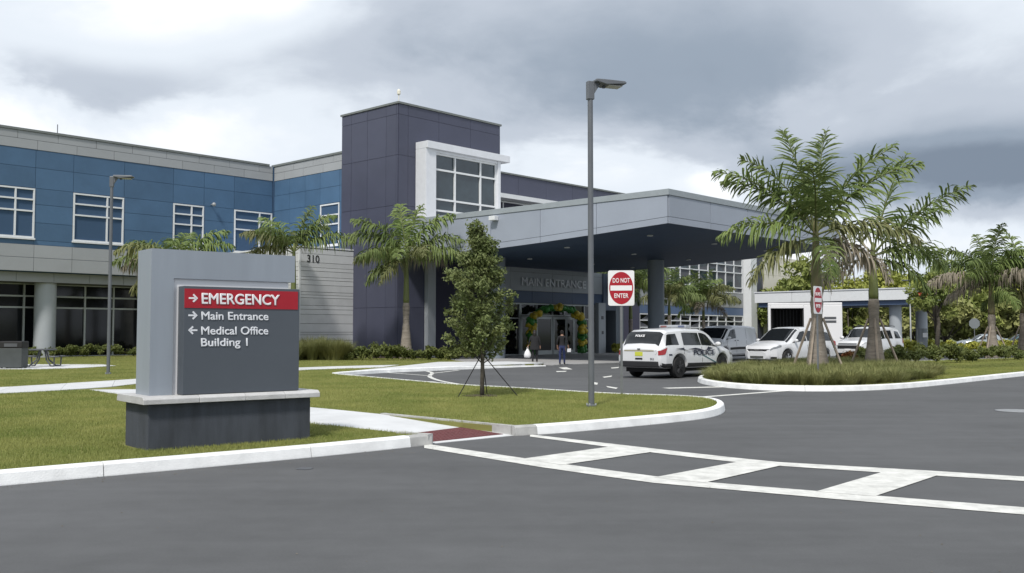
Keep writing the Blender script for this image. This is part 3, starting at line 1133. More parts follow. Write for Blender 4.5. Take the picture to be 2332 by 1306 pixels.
# soffit boards
us = np.linspace(CU0 + .06, CU1 - .06, 8)
vs_ = [-19.03, -15.9, -12.7, -9.5, -6.4, -3.2, -0.14]
for i in range(7):
    for j in range(6):
        a, b, c, d = us[i] + .004, us[i + 1] - .004, vs_[j] + .004, vs_[j + 1] - .004
        MB().hexa([(a, c, zsof(c)), (b, c, zsof(c)), (b, d, zsof(d)), (a, d, zsof(d)),
                   (a, c, zsof(c) + .05), (b, c, zsof(c) + .05), (b, d, zsof(d) + .05), (a, d, zsof(d) + .05)]).build('soffit_panel', SOFFIT, can)
for (u, v) in ((3.2, -16), (9.5, -16), (15.5, -16), (3.2, -10.5), (9.5, -10.5), (15.5, -10.5), (6.3, -5), (12.5, -5), (17, -5)):
    MB().lathe([(0.16, zsof(v) - .045), (0.16, zsof(v) + .05)], 14, (u, v, 0)).build('downlight', mat('downlight_lens', (0.55, 0.57, 0.58), .4), can)
# fascia: tapered on the left face, level on the right (front) face
vc = [-19.1, -14.9, -11.2, -7.6, -4.2, CV1]
cor = MB()
cor.add([], [])
for a, b in zip(vc[:-1], vc[1:]):
    g = .014
    a2, b2 = a + g, b - g
    for (lo0, lo1, hi0, hi1) in ((zsof(a2) - .03, zsof(b2) - .03, zsof(a2) + .27, zsof(b2) + .27),
                                 (zsof(a2) + .29, zsof(b2) + .29, CZT - .30, CZT - .30)):
        MB().hexa([(CU0 - .05, a2, lo0), (CU0, a2, lo0), (CU0, b2, lo1), (CU0 - .05, b2, lo1),
                   (CU0 - .05, a2, hi0), (CU0, a2, hi0), (CU0, b2, hi1), (CU0 - .05, b2, hi1)]).build('panel', CANOPYP, can)
    MB().hexa([(CU0 + .004, a, zsof(a)), (CU0 + .06, a, zsof(a)), (CU0 + .06, b, zsof(b)), (CU0 + .004, b, zsof(b)),
               (CU0 + .004, a, CZT - .02), (CU0 + .06, a, CZT - .02), (CU0 + .06, b, CZT - .02), (CU0 + .004, b, CZT - .02)]).build('fascia_core', JOINT, can)
uc = [CU0 + .008, 3.9, 7.6, 11.3, 15.0, CU1 + .05]
for a, b in zip(uc[:-1], uc[1:]):
    for lo, hi in ((6.70, 7.00), (7.02, CZT - .30)):
        MB().box(a + .014 * (a > 1), b - .014, CV0 - .05, CV0, lo, hi).build('panel', CANOPYP, can)
MB().box(CU0 + .06, CU1, CV0 + .004, CV0 + .06, 6.73, CZT - .02).build('fascia_core', JOINT, can)
# right-hand side face, seen from below only
for a, b in zip(vc[:-1], vc[1:]):
    MB().hexa([(CU1, a, zsof(a) - .03), (CU1 + .05, a, zsof(a) - .03), (CU1 + .05, b, zsof(b) - .03), (CU1, b, zsof(b) - .03),
               (CU1, a, CZT - .30), (CU1 + .05, a, CZT - .30), (CU1 + .05, b, CZT - .30), (CU1, b, CZT - .30)]).build('panel', CANOPYP, can)
cp = MB()
cp.box(CU0 - .09, CU0 + .35, CV0 - .09, CV1, CZT - .29, CZT)
cp.box(CU0 + .35, CU1 + .09, CV0 - .09, CV0 + .35, CZT - .29, CZT)
cp.box(CU1 - .35, CU1 + .09, CV0 + .35, CV1, CZT - .29, CZT)
cp.build('coping', mat('canopy_coping', (0.30, 0.335, 0.36), .45, var=.05), can, bevel=.01)
cc_ = MB()
cc_.box(CU0 - .38, CU0 - .06, -8.2, -7.75, 7.68, 7.92)
cc_.build('security_camera', WHITEF, can, bevel=.02)  # white security camera box on the left fascia, not a lamp
for (u, v, r) in ((4.2, -4.1, .60), (14.0, -9.0, .53)):
    MB().lathe([(r, 0.03), (r, zsof(v) + .02)], 30, (u, v, 0)).build('column', COLD, hosp, smooth=True, autos=40)
MB().tube([(6, -16, 8.1), (6, -16, 8.95)], .03, 6).build('vent_pipe', WHITEF, can)
MB().tube([(-14, 15, 13.1), (-14, 15, 14.1)], .025, 6).build('vent_pipe', DKGREY, lw)
# wall lamp on the blue facade
wlp = MB()
wlp.tube([(-4.75, VL - .02, 9.98), (-4.75, VL - .3, 10.0)], .03, 6)
wlp.ell((-4.7, VL - .34, 9.98), (.13, .13, .13), 10, 8)
wlp.build('wall_camera', mat('camera_housing', (.35, .36, .37), .4), hosp, smooth=True)

# ---- rear wing seen under the canopy (v = 14)
RV = 14.0
rw = core('rear_wing_wall', 31.05, 66.1, RV, RV + 15, 0, 11.4, JOINT)
SLATE = mat('panel_slate', (.10, .15, .26), .5, rnd=.04)
rcols = [31.1 + 3.5 * k for k in range(11)]
panels_u(rw, RV, rcols, [4.47, 6.15], GREYP, proud=.08)
panels_u(rw, RV, rcols, [3.58, 4.45], SLATE, proud=.06)
window_u(RV - .05, [31.2 + 1.93 * k for k in range(19)], [6.25, 6.85, 8.6, 9.5, 10.4], fm=WHITEF, gm=GLASS, fw=.12)
window_u(RV - .05, [31.2 + 1.93 * k for k in range(19)], [.3, 2.1, 2.85, 3.5], fm=WHITEF, gm=GLASSD, fw=.12)
core('rear_parapet', 31.1, 66.1, RV - .1, RV + .3, 10.5, 11.45, GREYP, rw)
# end fin and cream block, emergency side
core('end_fin', 66.2, 67.6, 12.9, RV + .6, 0, 11.2, WHITEF)
core('fin_wall', 67.62, 69.3, 13.05, RV + 9, 0, 11.2, PURPLE)
cb = core('emergency_block_wall', 69.4, 80.8, 13.0, RV + 12, 0, 10.9, mat('joint_cream', (.45, .43, .4), .9))
panels_u(cb, 13.0, [69.42, 73.2, 77.0, 80.8], [4.4, 6.6, 8.6, 10.88], CREAM, gap=.03)
panels_u(cb, 13.0, [69.42, 73.2, 77.0, 80.8], [.05, 4.4], CREAM, gap=.03)

# ---- emergency canopy: stands free, right of the cream block
ec = empty('emergency_canopy', (32.7, 80.0, 0), TH, 'low white flat-roofed emergency canopy on round pillars beyond the parked cars', 'canopy')
MB().box(.1, 8.9, .1, 13.9, 4.36, 5.16).build('canopy_core', JOINT, ec)
for a, b in zip([0, 3.3, 6.7, 10.3, 14], [3.3, 6.7, 10.3, 14, 14]):
    if b > a:
        MB().box(0, .1, a + .015, b - .015, 4.30, 5.20).build('panel', WHITEF, ec)
for a, b in zip([0, 3, 6], [3, 6, 9]):
    MB().box(a + .115, b - .015, 0, .1, 4.30, 5.20).build('panel', WHITEF, ec)
MB().box(-.06, 9.06, -.06, 14.06, 5.205, 5.30).build('coping', SURROUND, ec)
MB().box(.25, 8.75, .25, 13.75, 3.90, 4.355).build('soffit_band', SLATE, ec)
for (u, v) in ((1.4, 1.6), (1.4, 12.2), (7.4, 1.6), (7.4, 12.2)):
    MB().lathe([(.5, 0), (.5, 3.9)], 20, (u, v, 0)).build('column', COLUMN, ec, smooth=True, autos=40)
text_obj('lettering', 'EMERGENCY', 0.62, mat('letter_red', (.6, .02, .015), .5), ec, (1.7, -0.03, 4.52), bold=.015, extrude=.03)
# ---- white trailer with an open dark side
tr = empty('trailer', (*D(1749, 77), 0), math.radians(-14), 'white mobile unit with a wide dark opening, parked before the cream block', 'trailer')
TL = 5.6
t_ = MB()
t_.box(0, TL, 0.0, 2.6, 3.72, 3.92)
t_.box(0, .2, 0, 2.6, .5, 3.72)
t_.box(2.72, TL, 0, 2.6, .5, 3.72)
t_.box(.2, 2.72, 2.4, 2.6, .5, 3.72)
t_.box(.2, 2.72, 0, 2.4, .5, .75)
t_.box(.2, 2.72, 0, .12, 3.48, 3.72)
t_.build('body', SIGNW, tr, bevel=.03)
MB().box(.33, 2.59, 2.25, 2.39, .76, 3.7).build('rear_shade', DARKIN, tr)  # near-black sheets line the opening: its shade is put into the colour
for k in range(9):
    MB().box(.45 + k * .26, .49 + k * .26, 2.15, 2.24, .8, 3.4).build('slat', DKGREY, tr)
MB().box(.205, .32, .13, 2.2, .76, 3.47).build('side_shade', DARKIN, tr)  # same painted shade on the side walls and floor
MB().box(2.6, 2.715, .13, 2.2, .76, 3.47).build('side_shade', DARKIN, tr)
MB().box(.33, 2.59, .13, 2.2, .755, .80).build('floor_shade', DARKIN, tr)
for (z0, z1) in ((2.62, 2.80), (2.34, 2.52)):
    MB().box(4.25, 5.15, -.02, -.001, z0, z1).build('lettering_strip', DKGREY, tr)
for x in (1.2, 2.2, 3.9, 4.7):
    MB().lathe([(.45, .1), (.45, .35)], 16, (x, 0, .45), 'y').build('wheel', BLACK, tr)

# =================================================================== MONUMENT SIGN
SAN = math.radians(39.14)
ms = empty('monument_sign', (-4.51, 12.07, 0), SAN, 'grey monument sign with red EMERGENCY band on a dark plinth beside the road', 'sign')
SIGNF = mat('sign_frame_grey', (0.275, 0.31, 0.355), 0.4, var=0.045, scale=1.6, stretch=(2.5, 2.5, .3))
SIGNP = mat('sign_panel_grey', (0.075, 0.088, 0.105), 0.45, var=0.05, scale=0.8)
PLINTH = mat('plinth_stucco', (0.052, 0.060, 0.075), 0.85, var=0.24, scale=2.2, bump=0.45, bscale=90, stretch=(2.5, 2.5, .45))
CAPST = mat('cap_stone', (0.46, 0.46, 0.46), 0.8, var=0.10, scale=5, bump=0.3, bscale=50, rnd=0.13)
MB().box(0, 2.22, 0, 0.86, 0.05, 0.70).build('plinth', PLINTH, ms, bevel=.012)
capx = [-0.09, 0.62, 1.24, 1.80, 2.32]
for a, b in zip(capx[:-1], capx[1:]):
    prof = [(-0.09, 0.705), (0.95, 0.705), (0.95, 0.765), (0.90, 0.80), (-0.04, 0.80), (-0.09, 0.765)]
    MB().prism(prof, a + .002, b - .002, axis='x').build('cap_stone', CAPST, ms, bevel=.006)
fr = MB()
fr.box(0.06, 0.35, 0.15, 0.66, 0.80, 2.66)
fr.box(0.35, 2.04, 0.15, 0.66, 2.29, 2.66)
fr.build('frame', SIGNF, ms)
MB().box(0.352, 1.96, 0.185, 0.60, 0.80, 2.288).build('inner_panel', SIGNW, ms)
MB().box(0.42, 2.03, -0.02, 0.18, 0.805, 2.19).build('panel', SIGNP, ms, bevel=.006)
MB().box(0.425, 2.0, -0.028, -0.0205, 1.91, 2.155).build('red_band', RED, ms)
RX = (math.pi / 2, 0, 0)


def text_width(t, size):
    cu = bpy.data.curves.new('w', 'FONT')
    cu.body = t
    cu.size = size
    o = bpy.data.objects.new('w', cu)
    COL.objects.link(o)
    bpy.context.view_layer.update()
    w = o.dimensions.x
    bpy.data.objects.remove(o)
    return w


def fit_text(name, s, x0, x1, z0, cap, m, parent, y, bold=0.0, ex=0.003):
    """one object per word, the line fitted between x0 and x1"""
    size = cap / 0.70
    words = s.split(' ')
    W = text_width(s, size)
    k = (x1 - x0) / W
    for i, w in enumerate(words):
        st = text_width(' '.join(words[:i + 1]), size) - text_width(w, size)
        o = text_obj(name, w, size, m, parent, (0, 0, 0), RX, bold, ex)
        mn = min(v.co.x for v in o.data.vertices)
        o.scale = (k, 1, 1)
        o.location = (x0 + (st - mn) * k, y, z0)


fit_text('lettering', 'MAIN ENTRANCE', 11.05, 18.05, 4.80, 0.55, LETTER, ew, -0.05, 0.012, 0.03)
fit_text('lettering', 'EMERGENCY', 0.645, 1.715, 1.968, 0.135, SIGNW, ms, -0.032, 0.0045)
for s, x1, z in (('Main Entrance', 1.565, 1.762), ('Medical Office', 1.565, 1.570), ('Building 1', 1.275, 1.420)):
    fit_text('lettering', s, 0.648, x1, z, 0.103, LETTER, ms, -0.025, 0.0022)
for zc, d, m, y in ((2.035, 1, SIGNW, -.032), (1.815, 1, LETTER, -.025), (1.625, -1, LETTER, -.025)):
    a = MB()
    x0, x1 = 0.478, 0.598
    xm = (x0 + x1) / 2

    def P(x, z):
        return (xm + (x - xm) * d, y, zc + z)
    w = .011
    for poly in ([(x0, -w), (x1 - .02, -w), (x1 - .02, w), (x0, w)],
                 [(x1, 0), (x1 - .055, .055), (x1 - .071, .040), (x1 - .031, 0)],
                 [(x1, 0), (x1 - .031, 0), (x1 - .071, -.040), (x1 - .055, -.055)]):
        pts = [P(*p) for p in poly]
        pts2 = [(p[0], p[1] + .004, p[2]) for p in pts]
        n = len(pts)
        a.add(pts + pts2, [list(range(n)), list(range(n, 2 * n))[::-1]] + [(i, (i + 1) % n, n + (i + 1) % n, n + i) for i in range(n)])
    a.build('arrow', m, ms)


# =================================================================== LAMP POSTS
def lamp_post(loc, h, ang, label, s=1.0):
    r = empty('street_lamp', (*loc, LZ), ang, label, 'street lamp', 'street lamps on the lawns')
    MB().lathe([(.10 * s, 0), (.10 * s, .03), (.060 * s, .05), (.053 * s, h - .42)], 20).build('pole', POLE, r, smooth=True, autos=40)
    MB().box(-.07, .07, -.062, .062, h - .42, h - .05).build('collar', POLE, r, bevel=.012)
    MB().prism([(.07, h - .30), (.20, h - .10), (.20, h - .05), (.07, h - .05)], -.05, .05, 'y').build('arm', POLE, r)
    hd = MB()
    hd.prism([(.07, h - .07), (.30, h - .12), (.72, h - .075), (.74, h - .05), (.70, h - .02), (.25, h - .015), (.07, h - .02)], -.17, .17, 'y')
    hd.build('lamp_head', POLE, r, bevel=.012)
    MB().box(.36, .66, -.12, .12, h - .125, h - .112).build('lens', mat('lamp_lens', (.5, .5, .46), .3), r)
    MB().lathe([(.035, h - .16), (.035, h - .10)], 10, (.30, 0, 0)).build('sensor', DKGREY, r)
    for k in range(4):
        th = k * math.pi / 2 + .78
        MB().lathe([(.015, .03), (.015, .07)], 6, (.092 * math.cos(th), .092 * math.sin(th), 0)).build('bolt', ALU, r)


lamp_post((1.57, 19.25), 6.55, math.radians(20), 'tall grey street lamp on the lawn tip right of the young tree')
lamp_post((-14.10, 33.94), 7.0, math.radians(8), 'grey street lamp on the far lawn left of the monument sign')

# =================================================================== DO NOT ENTER SIGNS
GALV = mat('galvanised_post', (0.22, 0.23, 0.24), 0.45, metallic=.5, var=.12, scale=8)


def dne(loc, ang, top, label):
    r = empty('do_not_enter_sign', (*loc, LZ), ang, label, 'road sign', 'do not enter signs')
    post = MB()
    for (x0, x1, y0, y1) in ((-.03, .03, .012, .018), (-.03, -.024, .018, .05), (.024, .03, .018, .05)):
        post.box(x0, x1, y0, y1, 0, top - LZ - .02)
    post.build('post', GALV, r)
    w, h = .31, .42
    zc = top - LZ - h
    rc = .045
    poly = []
    for cx, cz, a0 in ((w - rc, h - rc, 0), (-w + rc, h - rc, 90), (-w + rc, -h + rc, 180), (w - rc, -h + rc, 270)):
        for k in range(5):
            th = math.radians(a0 + k * 22.5)
            poly.append((cx + rc * math.cos(th), zc + cz + rc * math.sin(th)))
    pl = MB().prism(poly, -.002, .008, 'y').build('plate', SIGNW, r)
    disc = [(.285 * math.cos(2 * math.pi * k / 40), zc + .385 * math.sin(2 * math.pi * k / 40)) for k in range(40)]
    MB().prism(disc, -.006, -.0025, 'y').build('red_disc', RED, pl)
    MB().box(-.255, .255, -.0095, -.0065, zc - .06, zc + .06).build('white_bar', SIGNW, pl)
    for s, z0, ww in (('DO NOT', zc + .13, .40), ('ENTER', zc - .235, .33)):
        fit_text('lettering', s, -ww / 2, ww / 2, z0, .105, SIGNW, pl, -.008, .003, .0012)


dne((2.60, 23.05), math.radians(-6), 3.07, 'white DO NOT ENTER sign facing the camera on the lawn behind the lamp post')
dne((9.35, 29.6), math.radians(50), 3.0, 'DO NOT ENTER sign turned aside in the palm island, seen before the palm trunk')

# =================================================================== BIN + PICNIC TABLE
bn = empty('waste_bin', (-20.15, 39.3, LZ + .02), math.radians(8), 'square dark grey waste bin with black lid on the patio at the left edge', 'waste bin')
MB().prism([(-.48, -.42), (.48, -.42), (.48, .42), (-.48, .42)], 0.03, .84).build('body', mat('bin_grey', (.06, .068, .07), .6, var=.1), bn, bevel=.02)
MB().box(-.50, .50, -.44, .44, .845, 1.13).build('lid', BLACK, bn, bevel=.04)
MB().box(-.28, .28, -.455, -.44, .90, 1.04).build('flap', DKGREY, bn)
for x in (-.4, .4):
    for y in (-.34, .34):
        MB().box(x - .04, x + .04, y - .04, y + .04, 0, .03).build('foot', BLACK, bn)
pt = empty('picnic_table', (-19.95, 41.3, LZ + .02), math.radians(12), 'dark metal picnic table with curved legs on the patio beside the waste bin', 'table')
MB().lathe([(.68, .72), (.70, .735), (.70, .765), (.68, .78)], 24).build('table_top', DKGREY, pt)
for k in range(4):
    a = math.pi / 4 + k * math.pi / 2
    c, s = math.cos(a), math.sin(a)
    MB().tube([(c * .2, s * .2, .72), (c * .35, s * .35, .3), (c * .75, s * .75, .03), (c * 1.05, s * 1.05, .03), (c * 1.08, s * 1.08, .42)], .04, 7).build('leg', DKGREY, pt)
    MB().lathe([(.25, .42), (.26, .44), (.24, .47)], 16, (c * 1.05, s * 1.05, 0)).build('seat', DKGREY, pt)

bn.scale = (.88, .88, .96)
pt.scale = (.78, .78, .95)

# =================================================================== PALMS
FROND = [foliage_mat('palm_leaf', (0.11, 0.165, 0.045), (0.205, 0.255, 0.085), scale=1.2, trans=.22, rnd=.25),
         foliage_mat('palm_leaf_old', (0.13, 0.155, 0.055), (0.22, 0.22, 0.10), scale=1.5, trans=.2, rnd=.2),
         foliage_mat('palm_leaf_dry', (0.22, 0.19, 0.14), (0.34, 0.30, 0.24), scale=1.5, trans=.15, rnd=.15)]
RACHIS = mat('palm_rachis', (0.11, 0.13, 0.04), .6, var=.2)
TRUNK = mat('palm_trunk', (0.30, 0.265, 0.225), .9, color2=(0.17, 0.145, 0.12), scale=2.2, bump=.8, bscale=14, stretch=(1, 1, 5))
SHAFT = mat('palm_crownshaft', (0.16, 0.19, 0.055), .5, color2=(0.115, 0.13, 0.045), scale=2.0, stretch=(3, 3, .5))
SHAFTB = mat('palm_crownshaft_brown', (0.19, 0.14, 0.08), .6, color2=(0.13, 0.14, 0.05), scale=2.0, stretch=(3, 3, .5))


def frond_mesh(name, L, e0, bend, droop, side_bend=0.0, leaf=.27, lw=.036):
    n = 26
    pts = [Vector((0, 0, 0))]
    for i in range(n):
        t = (i + 1) / n
        e = e0 - bend * t ** 1.35
        yaw = side_bend * t * t
        d = Vector((math.cos(e) * math.cos(yaw), math.cos(e) * math.sin(yaw), math.sin(e)))
        pts.append(pts[-1] + d * (L / n))
    b = MB()
    b.cur = 1
    b.tube(pts, [.035 * (1 - .85 * i / n) + .005 for i in range(n + 1)], 5, cap=False)
    b.cur = 0
    nl = 60
    for i in range(nl):
        t = .13 + .87 * (i + .5) / nl
        x = t * n
        k = min(int(x), n - 1)
        p = pts[k].lerp(pts[k + 1], x - k)
        d = (pts[k + 1] - pts[k]).normalized()
        for sgn in (-1, 1):
            if random.random() < .06:
                continue
            sd = d.cross(Vector((0, 0, 1))).normalized() * sgn
            upv = sd.cross(d).normalized()
            if upv.z < 0:
                upv = -upv
            ll = L * (leaf * math.sin(math.pi * min(1, .2 + t * .80)) ** .7 + .05) * random.uniform(.7, 1.2)
            pl = random.uniform(-.7, .95)
            dr = (sd * .85 + d * (.30 + .45 * t) + upv * pl).normalized()
            g = droop * random.uniform(.6, 1.4)
            segs = [p]
            cur = dr
            for q in range(4):
                segs.append(segs[-1] + cur * ll * .25)
                cur = (cur + Vector((random.uniform(-.12, .12), random.uniform(-.12, .12), -g * (.35 + .2 * q)))).normalized()
            w = lw * random.uniform(.75, 1.2)
            wd = (d * .8 + upv * random.uniform(-.6, .6)).normalized() * w
            vs = [tuple(segs[0] - wd * .5), tuple(segs[0] + wd * .5)]
            for q, f_ in ((1, 1), (2, .95), (3, .65)):
                vs += [tuple(segs[q] - wd * f_), tuple(segs[q] + wd * f_)]
            vs.append(tuple(segs[4]))
            b.add(vs, [(0, 1, 3, 2), (2, 3, 5, 4), (4, 5, 7, 6), (6, 7, 8)])
    return b


# style 0: stiffer fronds of the island palms, style 1: weeping fronds along the building
FSPEC = {0: {'spear': (1.44, .30, 3.8, .35, .22), 'up': (1.10, .70, 3.7, .5, .25), 'out': (.80, .72, 3.8, .7, .25), 'flat': (.42, 1.05, 3.5, 1.4, .27), 'hang': (-.10, 1.0, 2.8, 1.7, .28)},
         1: {'spear': (1.42, .45, 2.9, .9, .27), 'up': (1.15, 1.15, 3.2, 1.3, .29), 'out': (.80, 1.15, 3.4, 1.8, .30), 'flat': (.48, 1.15, 3.3, 2.3, .31), 'hang': (-.02, 1.05, 2.7, 2.4, .31)}}
FM = {}
for style in (0, 1):
    for kind, (e0, bend, L, droop, leaf) in FSPEC[style].items():
        for var in range(3):
            for mi in range(3):
                if mi > 0 and kind in ('spear', 'up') or (mi == 2 and kind == 'out'):
                    continue
                b = frond_mesh(kind, L * random.uniform(.93, 1.05), e0 + random.uniform(-.08, .08), bend * random.uniform(.85, 1.15), droop, random.uniform(-.5, .5), leaf)
                me = b.mesh('frond_' + kind, False)
                me.materials.append(FROND[mi])
                me.materials.append(RACHIS)
                FM[(style, kind, var, mi)] = me


def palm(loc, label, group, h0=2.6, h1=4.7, scale=1.0, plan=None, braces=True, rot=0.0, fronds=(2, 4, 6, 5, 3), base_r=.40, brown=False, dry=.25, zg=LZ, style=0):
    """h0 top of the grey trunk, h1 top of the green crownshaft"""
    r = empty('palm_tree', (*loc, zg), rot, label, 'palm tree', group)
    tr_ = MB()
    prof = []
    nn = 26
    for i in range(nn + 1):
        t = i / nn
        z = h0 * t
        rad = base_r * (1 - .58 * min(1, t / .66) ** .85)
        rad *= 1 + (.07 if (i % 3 == 0 and t > .55) else 0) + (.16 * math.exp(-((t - .9) / .07) ** 2))
        prof.append((rad, z - (.1 if i == 0 else 0)))
    tr_.lathe(prof, 18)
    tr_.build('trunk', TRUNK, r, smooth=True)
    sh = MB()
    r1 = prof[-1][0]
    sh.lathe([(r1 * .95, h0 - .02), (r1 * 1.0, h0 + .2), (r1 * .85, h0 + (h1 - h0) * .4), (r1 * .62, h0 + (h1 - h0) * .8), (r1 * .5, h1), (.05, h1 + .35)], 16)
    sh.build('crownshaft', SHAFTB if brown else SHAFT, r, smooth=True)
    if plan is None:
        plan = []
        az = random.uniform(0, 360)
        for kind, cnt in zip(('spear', 'up', 'out', 'flat', 'hang'), fronds):
            for i in range(cnt):
                az += 137.5 + random.uniform(-20, 20)
                plan.append((kind, az))
    for it in plan:
        kind, az = it[0], math.radians(it[1] + random.uniform(-6, 6))
        mi = 0
        if len(it) > 2:
            mi = it[2]
        elif kind in ('flat', 'hang') and random.random() < dry:
            mi = 2
        elif kind in ('out', 'flat', 'hang') and random.random() < .3:
            mi = 1
        if mi == 2 and kind == 'out':
            mi = 1
        o = bpy.data.objects.new('frond', FM[(style, kind, random.randrange(3), mi)])
        COL.objects.link(o)
        o.parent = r
        zz_ = h1 - {'spear': -.05, 'up': .0, 'out': .08, 'flat': .2, 'hang': .32}[kind]
        o.location = (math.cos(az - rot) * .06, math.sin(az - rot) * .06, zz_)
        o.rotation_euler = (random.uniform(-.06, .06), random.uniform(-.08, .08), az - rot)
        s = scale * random.uniform(.9, 1.08)
        o.scale = (s, s, s)
    if braces:
        for k in range(4):
            a = k * math.pi / 2 + .55
            c, s = math.cos(a), math.sin(a)
            MB().tube([(c * .22, s * .22, h0 * .72), (c * .98, s * .98, -.02)], .045, 4).build('brace', BRACE, r)
    return r


BRACE = mat('brace_timber', (0.30, 0.25, 0.20), .85, var=.2, scale=4)
palm(D(1860, 35), 'tall royal palm with timber braces behind the turned DO NOT ENTER sign', 'palms of the island', 2.75, 5.2, 1.10, base_r=.46, brown=True, dry=.2, rot=.4,
     plan=[('spear', 30), ('spear', 140), ('up', 5, 0), ('up', 172, 0), ('out', 180, 0), ('out', 166, 0), ('out', 352, 0), ('out', 250),
           ('flat', 192, 0), ('flat', 345), ('hang', 185, 1), ('hang', 355, 2), ('hang', 270, 0)])
palm(D(1990, 39), 'braced royal palm on the island, second from the turned DO NOT ENTER sign', 'palms of the island', 2.8, 4.75, 1.08, base_r=.45, dry=.3, rot=.8,
     plan=[('spear', 20), ('out', 8, 0), ('out', 185, 1), ('flat', 358, 0), ('flat', 12, 0), ('flat', 200, 2), ('hang', 195, 2), ('hang', 350, 0), ('out', 330, 0)])
palm(D(2258, 57), 'braced royal palm standing before the silver parked car', 'palms of the island', 2.5, 4.6, 1.1, fronds=(2, 3, 4, 6, 3), base_r=.45, brown=True, rot=.2, style=1)
palm(D(2330, 58), 'braced royal palm cut by the right edge of the picture', 'palms of the island', 2.6, 4.5, 1.1, fronds=(2, 3, 4, 6, 3), base_r=.45, brown=True, rot=1.0, style=1)
palm(D(925, 54), 'royal palm with drooping fronds before the purple tower', 'palms along the hospital', 3.1, 5.75, 1.08, braces=False, base_r=.40, style=1,
     plan=[('spear', 60), ('spear', 120), ('up', 350), ('up', 200), ('out', 182, 0), ('out', 2, 0), ('flat', 190, 1), ('flat', 350, 0), ('flat', 265, 0), ('flat', 300, 1), ('flat', 60, 2), ('hang', 175, 0), ('hang', 240, 1), ('flat', 225, 0)])
palm(D(668, 54.2), 'royal palm rising behind the right end of the monument sign', 'palms along the hospital', 3.1, 6.1, 1.0, braces=False, base_r=.38, style=1,
     plan=[('spear', 30), ('up', 10, 0), ('up', 165), ('up', 60), ('out', 182, 0), ('out', 195, 1), ('out', 100), ('out', 5, 0), ('flat', 178, 1), ('out', 250, 0)])
palm(D(405, 54.5), 'shorter palm whose crown shows over the left of the monument sign', 'palms along the hospital', 3.1, 5.35, 1.1, braces=False, base_r=.38, style=1,
     plan=[('up', 20, 0), ('up', 100), ('out', 5, 0), ('out', 180, 0), ('flat', 185, 0), ('flat', 0, 0), ('flat', 195, 2), ('out', 215, 2), ('flat', 340, 1), ('flat', 80), ('out', 285, 0), ('hang', 170, 1)])
palm(D(1436, 74), 'palm under the canopy edge left of the round canopy column', 'palms behind the canopy', 2.6, 5.2, .95, braces=False, fronds=(2, 3, 4, 6, 3), base_r=.34, zg=0, style=1)
palm(D(1524, 92), 'slim palm seen under the canopy right of the round column', 'palms behind the canopy', 3.2, 5.0, 1.0, braces=False, fronds=(2, 3, 5, 6, 3), base_r=.34, zg=0, style=1)
palm(D(1602, 96), 'full palm seen under the canopy above the white van', 'palms behind the canopy', 2.8, 4.9, 1.1, braces=False, fronds=(2, 3, 6, 7, 4), base_r=.34, zg=0, style=1)


# =================================================================== BROADLEAF TREES, SHRUBS
def leaf_quads(P, size, up=0.3):
    """P (n,3) centres -> leaf quads with random directions"""
    n = len(P)
    a = rng.normal(size=(n, 3))
    a /= np.linalg.norm(a, axis=1, keepdims=True)
    b = rng.normal(size=(n, 3))
    b[:, 2] *= 1 - up
    b -= (a * b).sum(1, keepdims=True) * a
    b /= np.linalg.norm(b, axis=1, keepdims=True) + 1e-9
    s = size * rng.uniform(.6, 1.3, (n, 1))
    l, w = a * s, b * s * .48
    v = np.stack([P - l, P + w, P + l, P - w], 1).reshape(-1, 3)
    return v, np.arange(n * 4).reshape(-1, 4)


def clumps(centres, radii, per, shell=.55):
    out = []
    for c, r, n in zip(centres, radii, per):
        d = rng.normal(size=(n, 3))
        d /= np.linalg.norm(d, axis=1, keepdims=True)
        rr = r * (shell + (1 - shell) * rng.random((n, 1))) * rng.uniform(.75, 1.12, (n, 1))
        d[:, 2] *= .8
        out.append(np.array(c) + d * rr)
    return np.concatenate(out)


BARK = mat('bark', (0.13, 0.115, 0.095), .9, color2=(0.075, 0.065, 0.055), scale=6, bump=.6, bscale=30)
LEAF_OAK = foliage_mat('leaf_oak', (0.11, 0.15, 0.05), (0.21, 0.24, 0.095), scale=2.2, trans=.2)
LEAF_BG = [foliage_mat('leaf_yellowgreen', (0.25, 0.29, 0.06), (0.46, 0.47, 0.12), scale=.35, trans=.2),
           foliage_mat('leaf_midgreen', (0.17, 0.22, 0.06), (0.35, 0.38, 0.11), scale=.35, trans=.2),
           foliage_mat('leaf_olive', (0.21, 0.235, 0.075), (0.38, 0.38, 0.15), scale=.35, trans=.2)]

# ---- the young tree on the lawn
yt = empty('young_tree', (-0.69, 22.4, LZ), 0, 'young staked tree with a narrow leafy crown on the lawn before the entrance', 'tree')
tb = MB()
tb.tube([(0, 0, -.05), (.01, 0, .7), (0, .01, 1.6), (-.02, 0, 2.6), (-.06, 0, 3.5), (-.1, 0, 4.0)], [.055, .045, .038, .028, .016, .005], 9)
tips = []
for i in range(64):
    t = i / 63
    z0 = .72 + 2.7 * t
    az = i * 2.4 + random.uniform(-.4, .4)
    rmax = (.80 if z0 < 2.1 else .08 + .72 * (3.5 - z0) / 1.4) * random.uniform(.65, 1.08)
    z1 = z0 + .35 + .25 * rmax + random.uniform(-.1, .2)
    p0 = Vector((-.02 * z0, 0, z0))
    p2 = Vector((math.cos(az) * rmax - .02 * z0, math.sin(az) * rmax, z1))
    p1 = p0.lerp(p2, .5) + Vector((0, 0, -.06))
    tb.tube([p0, p1, p2], [.014, .009, .003], 5)
    for f in (.35, .6, .82, 1.0):
        q = p0.lerp(p2, f) + Vector((random.uniform(-.06, .06), random.uniform(-.06, .06), random.uniform(-.05, .05)))
        tips.append((tuple(q), .16 + .05 * random.random()))
